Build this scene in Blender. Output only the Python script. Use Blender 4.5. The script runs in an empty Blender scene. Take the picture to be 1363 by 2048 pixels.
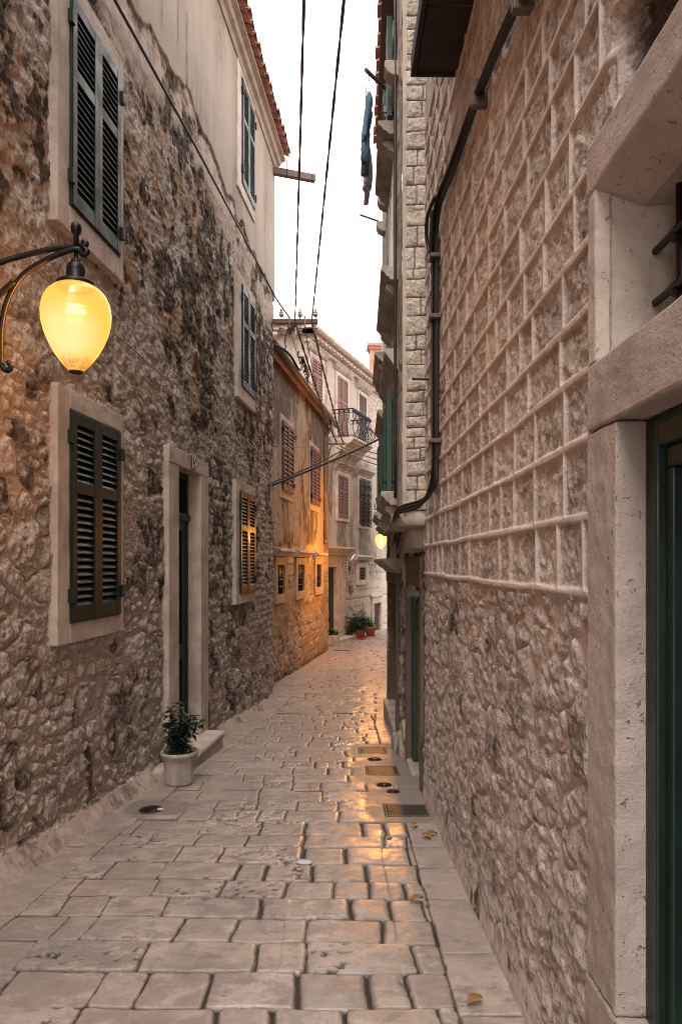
import bpy, bmesh, math, random
import numpy as np
from mathutils import Vector
random.seed(7)
R = math.radians
scene = bpy.context.scene
COL = scene.collection
F, CX, HZ = 1400.0, 681.5, 1125.0          # focal length (px of the 1363 wide photo), principal column, eye level row

# ------------------------------------------------------------------ numpy noise
def h2(i, j, s=0):
    a = (i.astype(np.int64) * 374761393 + j.astype(np.int64) * 668265263 + s * 1442695041) & 0xffffffff
    a = ((a ^ (a >> 13)) * 1274126177) & 0xffffffff
    a = ((a ^ (a >> 16)) * 2246822519) & 0xffffffff
    a = a ^ (a >> 15)
    return (a & 0xffffff) / float(0x1000000)
def vn(x, y, s=0):
    i = np.floor(x); j = np.floor(y); fx = x - i; fy = y - j
    i = i.astype(np.int64); j = j.astype(np.int64)
    u = fx * fx * fx * (fx * (fx * 6 - 15) + 10); v = fy * fy * fy * (fy * (fy * 6 - 15) + 10)
    a = h2(i, j, s); b = h2(i + 1, j, s); c = h2(i, j + 1, s); d = h2(i + 1, j + 1, s)
    return (a + (b - a) * u) * (1 - v) + (c + (d - c) * u) * v
def fbm(x, y, s=0, o=4, g=0.5):
    t = np.zeros_like(x); a = 1.0; n = 0.0
    for k in range(o):
        t += a * vn(x * 2 ** k + 17.3 * k, y * 2 ** k - 9.1 * k, s + k * 13); n += a; a *= g
    return t / n
def ss(a, b, x):
    t = np.clip((x - a) / (b - a), 0, 1); return t * t * (3 - 2 * t)
def cells(u, v, cw, ch, seed, jit=0.62, p=2.7, warp=0.25):
    """coursed irregular stones: returns distance to joint in metres, a random number per stone, another one"""
    m = min(cw, ch)
    uu = u + warp * m * (fbm(u / m * .9, v / m * .9, seed + 5, 3) - .5) * 2
    vv = v + warp * m * (fbm(u / m * .9 + 40, v / m * .9, seed + 6, 3) - .5) * 2
    j0 = np.floor(vv / ch).astype(np.int64)
    f1 = np.full(u.shape, 9.0); f2 = f1.copy(); rid = np.zeros_like(u); rid2 = np.zeros_like(u)
    for dj in (-1, 0, 1):
        j = j0 + dj
        off = h2(j, j * 0 + 3, seed)
        i0 = np.floor(uu / cw + off).astype(np.int64)
        for di in (-2, -1, 0, 1, 2):
            i = i0 + di
            cu = (i - off + .5 + (h2(i, j, seed + 1) - .5) * jit) * cw
            cv = (j + .5 + (h2(i, j, seed + 2) - .5) * jit) * ch
            sz = .72 + .56 * h2(i, j, seed + 3)
            d = (np.abs((uu - cu) / cw) ** p + np.abs((vv - cv) / ch) ** p) ** (1 / p) / sz
            r = h2(i, j, seed + 4); r2 = h2(i, j, seed + 9)
            n1 = d < f1
            f2 = np.where(n1, f1, np.minimum(f2, d))
            rid = np.where(n1, r, rid); rid2 = np.where(n1, r2, rid2)
            f1 = np.where(n1, d, f1)
    return (f2 - f1) * .5 * m, rid, rid2
def chips(u, v, c, seed, tilt=1.2):
    """broken stone: facets of size c, each with its own height and slope (unit amplitude)"""
    uu = u + .35 * c * (vn(u / c * 1.3, v / c * 1.3, seed + 5) - .5); vv = v + .35 * c * (vn(u / c * 1.3 + 7, v / c * 1.3, seed + 6) - .5)
    i0 = np.floor(uu / c).astype(np.int64); j0 = np.floor(vv / c).astype(np.int64)
    f1 = np.full(u.shape, 99.); out = np.zeros_like(u)
    for di in (-1, 0, 1):
        for dj in (-1, 0, 1):
            i, j = i0 + di, j0 + dj
            du = uu - (i + h2(i, j, seed)) * c; dv = vv - (j + h2(i, j, seed + 1)) * c; d = du * du + dv * dv; m = d < f1
            h = h2(i, j, seed + 2) - .5 + ((h2(i, j, seed + 3) - .5) * du + (h2(i, j, seed + 4) - .5) * dv) / c * tilt
            out = np.where(m, h, out); f1 = np.where(m, d, f1)
    return out
def courses(u, v, zs, wmin, wmax, seed, wob=.008):
    """ashlar: rows at heights zs, random widths: returns dist to row joint, dist to vertical joint, random per stone"""
    uu = u + wob * (fbm(u * 3, v * 3, seed, 3) - .5) * 2; vv = v + wob * (fbm(u * 2.2 + 9, v * 3, seed + 1, 3) - .5) * 2
    k = np.clip(np.searchsorted(zs, vv) - 1, 0, len(zs) - 2)
    zs = np.asarray(zs); dv = np.minimum(vv - zs[k], zs[k + 1] - vv)
    du = np.zeros_like(u); rid = np.zeros_like(u)
    rg = random.Random(seed); lo, hi = float(u.min()) - 1, float(u.max()) + 1
    for r in range(len(zs) - 1):
        xs = [lo - rg.random() * wmax]
        while xs[-1] < hi: xs.append(xs[-1] + rg.uniform(wmin, wmax))
        xs = np.array(xs); q = np.array([rg.random() for _ in xs])
        m = k == r
        if not m.any(): continue
        c = np.clip(np.searchsorted(xs, uu[m]) - 1, 0, len(xs) - 2)
        du[m] = np.minimum(uu[m] - xs[c], xs[c + 1] - uu[m]); rid[m] = q[c]
    return dv, du, rid

# ------------------------------------------------------------------ object helpers
def tag(o, label=None, cat=None, group=None, kind=None):
    if label: o['label'] = label
    if cat: o['category'] = cat
    if group: o['group'] = group
    if kind: o['kind'] = kind
    return o
def thing(name, loc, label, cat, group=None):
    o = bpy.data.objects.new(name, None); COL.objects.link(o); o.location = loc; o.empty_display_size = .2
    return tag(o, label, cat, group)
def wloc(o):
    v = Vector((0, 0, 0))
    while o is not None: v += o.location; o = o.parent
    return v
def link(name, me, parent, mats):
    o = bpy.data.objects.new(name, me); COL.objects.link(o)
    if parent is not None: o.parent = parent
    for m in (mats if isinstance(mats, (list, tuple)) else [mats]): me.materials.append(m)
    return o
class MB:
    def __init__(s): s.v = []; s.f = []; s.sm = []; s.mi = []; s.m = 0
    def add(s, vs, fs, smooth=False):
        b = len(s.v); s.v += [tuple(v) for v in vs]
        for f in fs: s.f.append([b + i for i in f]); s.sm.append(smooth); s.mi.append(s.m)
        return s
    def hexa(s, c): return s.add(c, [(0, 1, 2, 3), (7, 6, 5, 4), (0, 4, 5, 1), (1, 5, 6, 2), (2, 6, 7, 3), (3, 7, 4, 0)])
    def box(s, x0, x1, y0, y1, z0, z1):
        return s.hexa([(x0, y0, z0), (x1, y0, z0), (x1, y1, z0), (x0, y1, z0), (x0, y0, z1), (x1, y0, z1), (x1, y1, z1), (x0, y1, z1)])
    def wbox(s, w, Y0, Y1, z0, z1, n0, n1):
        P = w.P
        return s.hexa([P(Y0, z0, n0), P(Y1, z0, n0), P(Y1, z0, n1), P(Y0, z0, n1), P(Y0, z1, n0), P(Y1, z1, n0), P(Y1, z1, n1), P(Y0, z1, n1)])
    def wprism(s, w, prof, Y0, Y1):            # profile [(n, z)...] swept along the wall
        k = len(prof)
        vs = [w.P(Y0, z, n) for n, z in prof] + [w.P(Y1, z, n) for n, z in prof]
        return s.add(vs, [tuple(range(k)), tuple(range(2 * k - 1, k - 1, -1))] + [(i, (i + 1) % k, k + (i + 1) % k, k + i) for i in range(k)])
    def wvprism(s, w, prof, z0, z1):           # profile [(Y, n)...] swept upwards
        k = len(prof)
        vs = [w.P(Y, z0, n) for Y, n in prof] + [w.P(Y, z1, n) for Y, n in prof]
        return s.add(vs, [tuple(range(k)), tuple(range(2 * k - 1, k - 1, -1))] + [(i, (i + 1) % k, k + (i + 1) % k, k + i) for i in range(k)])
    def wshape(s, w, prof, n0, n1):            # outline [(Y, z)...] with thickness n0..n1
        k = len(prof)
        vs = [w.P(Y, z, n0) for Y, z in prof] + [w.P(Y, z, n1) for Y, z in prof]
        return s.add(vs, [tuple(range(k)), tuple(range(2 * k - 1, k - 1, -1))] + [(i, (i + 1) % k, k + (i + 1) % k, k + i) for i in range(k)])
    def tube(s, pts, r, seg=8, cap=True):
        pts = [Vector(p) for p in pts]; n = len(pts)
        rs = r if isinstance(r, (list, tuple)) else [r] * n
        b = len(s.v); up = None
        for i, p in enumerate(pts):
            t = (pts[min(i + 1, n - 1)] - pts[max(i - 1, 0)])
            t = t.normalized() if t.length > 1e-9 else Vector((0, 0, 1))
            if up is None:
                up = Vector((0, 0, 1)) if abs(t.z) < .9 else Vector((1, 0, 0))
            a = (up - t * up.dot(t))
            if a.length < 1e-6: a = t.orthogonal()
            a.normalize(); up = a; c = t.cross(a)
            for k in range(seg):
                q = 2 * math.pi * k / seg
                s.v.append(tuple(p + (a * math.cos(q) + c * math.sin(q)) * rs[i]))
        for i in range(n - 1):
            for k in range(seg):
                s.f.append([b + i * seg + k, b + i * seg + (k + 1) % seg, b + (i + 1) * seg + (k + 1) % seg, b + (i + 1) * seg + k]); s.sm.append(True); s.mi.append(s.m)
        if cap:
            s.f.append([b + k for k in range(seg)][::-1]); s.f.append([b + (n - 1) * seg + k for k in range(seg)]); s.sm += [False] * 2; s.mi += [s.m] * 2
        return s
    def lathe(s, c, prof, seg=24, cap=True):
        b = len(s.v); n = len(prof)
        for r, z in prof:
            for k in range(seg):
                q = 2 * math.pi * k / seg; s.v.append((c[0] + r * math.cos(q), c[1] + r * math.sin(q), c[2] + z))
        for i in range(n - 1):
            for k in range(seg):
                s.f.append([b + i * seg + k, b + i * seg + (k + 1) % seg, b + (i + 1) * seg + (k + 1) % seg, b + (i + 1) * seg + k]); s.sm.append(True); s.mi.append(s.m)
        if cap: s.f.append([b + k for k in range(seg)][::-1]); s.f.append([b + (n - 1) * seg + k for k in range(seg)]); s.sm += [False] * 2; s.mi += [s.m] * 2
        return s
    def build(s, name, mats, parent=None, bevel=0, origin=None, sharp=40):
        off = wloc(parent) if parent is not None else Vector(origin or (0, 0, 0))
        me = bpy.data.meshes.new(name)
        me.from_pydata([(x - off.x, y - off.y, z - off.z) for x, y, z in s.v], [], s.f)
        me.polygons.foreach_set('use_smooth', s.sm); me.polygons.foreach_set('material_index', s.mi)
        bm = bmesh.new(); bm.from_mesh(me); bmesh.ops.recalc_face_normals(bm, faces=bm.faces); bm.to_mesh(me); bm.free()
        o = link(name, me, parent, mats)
        if origin is not None and parent is None: o.location = origin
        if bevel:
            m = o.modifiers.new('bevel', 'BEVEL'); m.width = bevel; m.segments = 2; m.limit_method = 'ANGLE'; m.angle_limit = R(sharp)
        return o
_tx = {}
def roughen(o, level=5, strength=.006, size=.07):
    """worn, slightly uneven stone: simple subdivision and a small cloud displacement"""
    s = o.modifiers.new('dice', 'SUBSURF'); s.subdivision_type = 'SIMPLE'; s.levels = level; s.render_levels = level
    if size not in _tx:
        t = bpy.data.textures.new('wear', 'CLOUDS'); t.noise_scale = size; t.noise_depth = 3; _tx[size] = t
    d = o.modifiers.new('wear', 'DISPLACE'); d.texture = _tx[size]; d.strength = strength; d.mid_level = .5; d.texture_coords = 'GLOBAL'
    return o
class Wall:
    """a facade x = X0 + t*Y; side +1: its street side looks to +x, -1: to -x; points are (Y, z, n outwards)"""
    def __init__(s, X0, t, side): s.X0, s.t, s.side = X0, t, side; q = math.sqrt(1 + t * t); s.nx, s.ny = side / q, -side * t / q
    def P(s, Y, z, n=0.0): return (s.X0 + s.t * Y + s.nx * n, Y + s.ny * n, z)
    def m(s, x, y):                            # photo measurement -> (Y, z) on the facade
        Y = s.X0 / ((x - CX) / F - s.t); return Y, (HZ - y) / F * Y
def patch_mesh(name, patches, mats, parent, smooth=True):
    """patches: list of (P[ny,nx,3], keep[ny-1,nx-1] or None, {attr: array})"""
    off = wloc(parent) if parent is not None else Vector((0, 0, 0))
    V = []; Q = []; A = {}; base = 0
    for P, keep, at in patches:
        ny, nx = P.shape[:2]
        idx = np.arange(ny * nx).reshape(ny, nx) + base
        q = np.stack([idx[:-1, :-1], idx[:-1, 1:], idx[1:, 1:], idx[1:, :-1]], -1)
        Q.append(q[keep] if keep is not None else q.reshape(-1, 4)); V.append(P.reshape(-1, 3)); base += ny * nx
        for k, a in at.items(): A.setdefault(k, []).append(a.reshape(-1))
    V = np.concatenate(V) - np.array(off); Q = np.concatenate(Q)
    me = bpy.data.meshes.new(name)
    me.vertices.add(len(V)); me.vertices.foreach_set('co', V.astype(np.float32).ravel())
    me.loops.add(Q.size); me.loops.foreach_set('vertex_index', Q.astype(np.int32).ravel())
    me.polygons.add(len(Q)); me.polygons.foreach_set('loop_start', np.arange(0, Q.size, 4, dtype=np.int32))
    me.polygons.foreach_set('use_smooth', np.full(len(Q), smooth))
    me.update(calc_edges=True)
    for k, a in A.items():
        me.attributes.new(k, 'FLOAT', 'POINT').data.foreach_set('value', np.concatenate(a).astype(np.float32))
    return link(name, me, parent, mats)
def wallgrid(w, Ys, zs, hf):
    """hf(Y, z) -> (n, attrs, keepmask or None); rows = z"""
    Y, Z = np.meshgrid(np.asarray(Ys, float), np.asarray(zs, float))
    n, at, hole = hf(Y, Z)
    P = np.stack([w.X0 + w.t * Y + w.nx * n, Y + w.ny * n, Z], -1)
    if w.side > 0: P = P[:, ::-1]; at = {k: a[:, ::-1] for k, a in at.items()}; hole = None if hole is None else hole[:, ::-1]
    keep = None
    if hole is not None:
        keep = ~(hole[:-1, :-1] & hole[1:, 1:] & hole[:-1, 1:] & hole[1:, :-1])
    return P, keep, at
def spaced(a, b, fn):
    o = [a]
    while o[-1] < b: o.append(o[-1] + fn(o[-1]))
    o[-1] = b; return o

# ------------------------------------------------------------------ materials
class N:
    def __init__(s, name):
        s.mat = bpy.data.materials.new(name); s.mat.use_nodes = True; s.t = s.mat.node_tree; s.t.nodes.clear()
        s.out = s.t.nodes.new('ShaderNodeOutputMaterial'); s.co = s.t.nodes.new('ShaderNodeTexCoord').outputs['Object']
    def n(s, ty, **k):
        o = s.t.nodes.new(ty)
        for a, b in k.items(): setattr(o, a, b)
        return o
    def put(s, sock, v):
        if isinstance(v, bpy.types.NodeSocket): s.t.links.new(v, sock)
        elif isinstance(v, (tuple, list)) and len(v) == 3 and sock.type == 'RGBA': sock.default_value = (*v, 1)
        else: sock.default_value = v
    def noise(s, scale, detail=4, rough=.55, co=None, dist=0):
        o = s.n('ShaderNodeTexNoise'); s.put(o.inputs['Vector'], co or s.co); o.inputs['Scale'].default_value = scale
        o.inputs['Detail'].default_value = detail; o.inputs['Roughness'].default_value = rough; o.inputs['Distortion'].default_value = dist
        return o.outputs['Fac']
    def voro(s, scale, feat='F1', co=None):
        o = s.n('ShaderNodeTexVoronoi', feature=feat); s.put(o.inputs['Vector'], co or s.co); o.inputs['Scale'].default_value = scale
        return o
    def scale(s, x, y, z):
        o = s.n('ShaderNodeMapping'); s.put(o.inputs['Vector'], s.co); o.inputs['Scale'].default_value = (x, y, z); return o.outputs[0]
    def ramp(s, v, a, b, lo=0., hi=1.):
        o = s.n('ShaderNodeMapRange', interpolation_type='SMOOTHSTEP'); s.put(o.inputs[0], v)
        o.inputs[1].default_value = a; o.inputs[2].default_value = b; o.inputs[3].default_value = lo; o.inputs[4].default_value = hi
        return o.outputs[0]
    def math(s, op, a, b=0.):
        o = s.n('ShaderNodeMath', operation=op); s.put(o.inputs[0], a); s.put(o.inputs[1], b); return o.outputs[0]
    def mix(s, f, a, b, mode='MIX'):
        o = s.n('ShaderNodeMix', data_type='RGBA', blend_type=mode); s.put(o.inputs[0], f); s.put(o.inputs[6], a); s.put(o.inputs[7], b); return o.outputs[2]
    def attr(s, name):
        o = s.n('ShaderNodeAttribute'); o.attribute_name = name; return o.outputs['Fac']
    def bump(s, h, dist, strength=1., nrm=None):
        o = s.n('ShaderNodeBump'); s.put(o.inputs['Height'], h); o.inputs['Distance'].default_value = dist; o.inputs['Strength'].default_value = strength
        if nrm is not None: s.put(o.inputs['Normal'], nrm)
        return o.outputs[0]
    def bsdf(s, col, rough=.8, nrm=None, metal=0., spec=.5, **k):
        o = s.n('ShaderNodeBsdfPrincipled'); s.put(o.inputs['Base Color'], col); s.put(o.inputs['Roughness'], rough)
        o.inputs['Metallic'].default_value = metal; s.put(o.inputs['Specular IOR Level'], spec)
        if nrm is not None: s.put(o.inputs['Normal'], nrm)
        for a, b in k.items(): s.put(o.inputs[a.replace('_', ' ')], b)
        s.t.links.new(o.outputs[0], s.out.inputs[0]); return s.mat
def rubble_mat(name, mortar, sa, sb, dark, plaster=(.5, .4, .31), pit=1.0, bump=1.0):
    k = N(name)
    st, rn, sn, pl, tn = k.attr('stone'), k.attr('rnd'), k.attr('stain'), k.attr('plas'), k.attr('tint')
    big = k.noise(2.2, 4); mid = k.noise(14, 5, .7); fine = k.noise(85, 5, .75)
    stone = k.mix(k.ramp(rn, .15, .85), sa, sb)
    stone = k.mix(k.ramp(mid, .34, .56), k.mix(.34, stone, (.14, .10, .078)), stone)
    gran = k.noise(36, 6, .78)
    for q_, u_ in ((gran, .55), (fine, .34)):  # light and shade of fine relief put into the grain colour
        stone = k.mix(k.ramp(q_, .51, .62), stone, k.mix(u_, stone, (.72, .645, .585)))
        stone = k.mix(k.ramp(q_, .47, .36), stone, k.mix(u_ * 1.1, stone, (.085, .062, .05)))
    pits = k.ramp(k.noise(30, 3, .6, dist=.6), .29, .36, .62 * pit, 0.)
    stone = k.mix(pits, stone, (.05, .033, .024))  # pits: the shade inside them is painted as dark colour
    mo = k.mix(k.ramp(mid, .3, .6), k.mix(.25, mortar, (.17, .11, .085)), mortar)
    mo = k.mix(k.ramp(fine, .56, .66), mo, k.mix(.25, mo, (.2, .14, .11)))
    c = k.mix(st, mo, stone)
    c = k.mix(tn, c, k.mix(k.ramp(big, .4, .6), (.33, .215, .13), (.42, .30, .21)))
    pc = k.mix(k.ramp(big, .3, .7), k.mix(.25, plaster, (.26, .19, .14)), plaster)
    pc = k.mix(k.ramp(k.noise(3.2, 4, .6, k.scale(1, 1, .07)), .50, .68, 0, .5), pc, (.23, .18, .145))
    c = k.mix(pl, c, pc)
    streak = k.noise(9, 5, .7, k.scale(1, 1, .33))
    dk = k.math('MULTIPLY', sn, k.ramp(k.math('ADD', k.math('MULTIPLY', streak, .6), k.math('MULTIPLY', mid, .4)), .42, .60, 1.0, .10))
    dk = k.math('MINIMUM', k.math('ADD', dk, k.math('MULTIPLY', k.math('MAXIMUM', k.math('SUBTRACT', sn, .55), 0.), 1.1)), .95)
    c = k.mix(dk, c, k.mix(k.ramp(fine, .4, .7), dark, k.mix(.3, dark, (.2, .14, .1))))
    hgt = k.math('ADD', k.math('MULTIPLY', fine, .6), mid)
    hgt = k.math('SUBTRACT', hgt, k.math('MULTIPLY', pits, .9))
    hs = k.math('MULTIPLY', hgt, k.math('SUBTRACT', 1.0, k.math('MULTIPLY', pl, .85)))
    hs = k.math('MULTIPLY', hs, k.math('ADD', .35, k.math('MULTIPLY', st, .65)))
    return k.bsdf(c, .88, k.bump(hs, .014 * bump, .9), spec=.25)
def stone_mat(name, col, dirt=(.2, .15, .11), rough=.75, fine=90, bump=.004, amt=.4):
    k = N(name); big = k.noise(3.5, 5, .6); f = k.noise(fine, 4, .7); st = k.noise(5, 4, .6, k.scale(1, 1, .15))
    c = k.mix(k.ramp(big, .35, .7, 0, amt), col, dirt)
    c = k.mix(k.ramp(st, .55, .75, 0, amt * .8), c, dirt)
    c = k.mix(k.ramp(f, .56, .72, 0, .6), c, k.mix(.55, c, (.09, .06, .045)))
    pit = k.ramp(k.noise(fine * .45, 3, .6, dist=.8), .27, .36, 1, 0)
    c = k.mix(k.math('MULTIPLY', pit, .6), c, (.1, .07, .05))  # pit hollows get their shade as a dark colour
    return k.bsdf(c, rough, k.bump(k.math('SUBTRACT', k.math('ADD', f, k.math('MULTIPLY', k.noise(18, 4), .9)), k.math('MULTIPLY', pit, 1.2)), bump * .6, .9), spec=.3)
def paint_mat(name, col, rough=.4, wear=.25, chip=(.2, .16, .12), spec=.5):
    k = N(name); a = k.noise(6, 4, .6); b = k.noise(45, 4, .7, k.scale(1, 1, .2))
    c = k.mix(k.ramp(a, .35, .7), k.mix(.35, col, (.01, .01, .01)), col)
    c = k.mix(k.ramp(b, .66, .74, 0, wear), c, chip)
    return k.bsdf(c, k.ramp(a, .3, .7, rough - .08, rough + .14), k.bump(b, .0012, .6), spec=spec)
def plain(name, col, rough=.6, metal=0., var=.3, sc=14, bump=.001):
    k = N(name); a = k.noise(sc, 4, .6)
    return k.bsdf(k.mix(k.ramp(a, .35, .7, 0, var), col, tuple(x * .35 for x in col)), rough, k.bump(a, bump, .7), metal)
SKY, CLOUD, CLOUD_COL = .10, .6, (14.2, 13.0, 12.4, 1)
SUN, SUN_EL, SUN_AZ, SUN_ANGLE = 1.0, 58., 192., 30.
EXPO = 1.6
GLOW_HOT, GLOW_EDGE, FAR_EMIT = .42, .36, .8
NEAR_W, FAR_W = 29., 480.
# ------------------------------------------------------------------ palette
M = {}
M['rub_l'] = rubble_mat('limestone_rubble', (.47, .375, .325), (.60, .54, .485), (.44, .375, .325), (.040, .028, .020), (.35, .295, .245))
M['rub_r'] = rubble_mat('rough_ashlar', (.55, .455, .41), (.58, .495, .45), (.46, .385, .345), (.028, .02, .016), pit=.6)
M['quoin'] = rubble_mat('quoin_stone', (.12, .095, .075), (.54, .475, .40), (.45, .39, .32), (.05, .04, .032), (.47, .41, .36), pit=.35, bump=.7)
M['ochre'] = rubble_mat('ochre_rubble', (.42, .33, .25), (.42, .34, .26), (.30, .235, .18), (.06, .046, .034), (.27, .22, .172), pit=.6)
M['pale'] = rubble_mat('pale_ashlar', (.2, .15, .12), (.5, .42, .36), (.44, .37, .31), (.1, .085, .072), (.42, .365, .305), pit=.2, bump=.6)
M['dressed'] = stone_mat('dressed_stone', (.52, .445, .39), amt=.55)
M['jamb'] = stone_mat('pitted_jamb_stone', (.46, .385, .35), (.22, .17, .145), rough=.85, fine=120, bump=.009, amt=.45)
M['bracket'] = stone_mat('weathered_bracket_stone', (.42, .36, .30), (.13, .10, .08), amt=.6)
M['soffit'] = stone_mat('cornice_stone', (.40, .32, .26), (.15, .11, .09), amt=.5)
M['shut'] = paint_mat('shutter_paint', (.008, .017, .013), .40, .0, spec=.33)
M['door'] = paint_mat('door_paint', (.005, .020, .014), .42, .04)
M['green'] = paint_mat('green_paint', (.012, .05, .034), .45, .3)
M['oldgreen'] = paint_mat('old_green_paint', (.016, .05, .036), .6, .8, (.17, .12, .085))
M['brown'] = paint_mat('brown_paint', (.13, .060, .038), .55, .3)
M['rose'] = paint_mat('faded_red_paint', (.20, .085, .065), .6, .35, (.34, .2, .17))
M['plum'] = paint_mat('plum_paint', (.06, .035, .035), .6, .2)
M['dark'] = plain('dark_interior', (.012, .010, .009), .9)
M['black'] = plain('black_rubber', (.012, .012, .013), .5)
M['cable'] = plain('weathered_cable', (.075, .065, .062), .7)
M['pale_cable'] = plain('painted_wire', (.33, .25, .2), .7)
M['iron'] = plain('wrought_iron', (.018, .015, .015), .42, .6, bump=.002, sc=60)
M['rust'] = plain('rusty_iron', (.045, .022, .015), .7, .3, .5, 50, .003)
M['galv'] = plain('weathered_metal', (.17, .13, .10), .55, .5, .5)
M['steel'] = plain('cover_steel', (.06, .05, .045), .50, .5, .6, 30, .003)
M['wood'] = paint_mat('grey_wood', (.14, .095, .075), .8, .5, (.05, .035, .03))
M['darkwood'] = paint_mat('dark_planks', (.022, .012, .010), .75, .25, (.05, .03, .022))
M['barewood'] = paint_mat('bare_old_wood', (.15, .105, .075), .85, .6, (.07, .05, .035))
M['porc'] = plain('porcelain', (.32, .27, .25), .3, 0, .5)
M['glass'] = plain('dark_glass', (.012, .012, .013), .12)
M['pot'] = stone_mat('stone_pot', (.42, .37, .33), (.15, .125, .105), rough=.65, amt=.75)
M['terra'] = stone_mat('terracotta', (.36, .12, .055), (.16, .06, .04), rough=.75, amt=.5)
M['soil'] = plain('soil', (.02, .014, .01), .95)
M['tile'] = stone_mat('clay_tile', (.38, .15, .10), (.12, .06, .05), rough=.85, fine=60, amt=.75)
M['brick'] = stone_mat('red_brick', (.42, .19, .13), (.2, .1, .08), amt=.6)
M['jean'] = plain('blue_denim', (.10, .17, .27), .9, 0, .4, 40, .003)
M['cloth'] = plain('grey_white_cloth', (.34, .37, .42), .9, 0, .15, 20, .003)
M['blue'] = plain('blue_enamel', (.014, .025, .11), .35)
M['white'] = plain('white_enamel', (.7, .7, .68), .45, 0, .1)
M['plaque'] = plain('dark_plaque', (.03, .032, .045), .5)
M['paper'] = plain('paper_scrap', (.42, .42, .47), .8, 0, .1)
def leaf_mat(name, a, b, rough):
    k = N(name); f = k.noise(9, 3); g = k.n('ShaderNodeObjectInfo').outputs['Random']
    return k.bsdf(k.mix(k.ramp(f, .35, .65), a, b), rough)
M['leaf'] = leaf_mat('dark_leaf', (.012, .028, .016), (.03, .055, .03), .38)
M['fern'] = leaf_mat('fern_leaf', (.03, .06, .018), (.065, .11, .03), .55)
M['dry'] = leaf_mat('dry_leaf', (.22, .10, .03), (.34, .19, .06), .7)
M['twig'] = plain('twig', (.06, .04, .025), .8)

# ------------------------------------------------------------------ ground levels, street
GY = np.array([-12, 0, 6, 7.5, 9.5, 11.5, 13.3, 16, 20, 24, 30, 60.]); GZ = -np.array([.75, 1.46, 1.86, 1.975, 2.125, 2.25, 2.32, 2.405, 2.5, 2.57, 2.62, 2.7])
_d = np.linspace(-12, 60, 1441); _z = np.interp(_d, GY, GZ); _k = np.hanning(41); _k /= _k.sum()
_zs = np.convolve(np.pad(_z, 20, mode='edge'), _k, 'valid')
def gz(Y): return np.interp(Y, _d, _zs)
def g(Y): return float(gz(Y))

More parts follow.
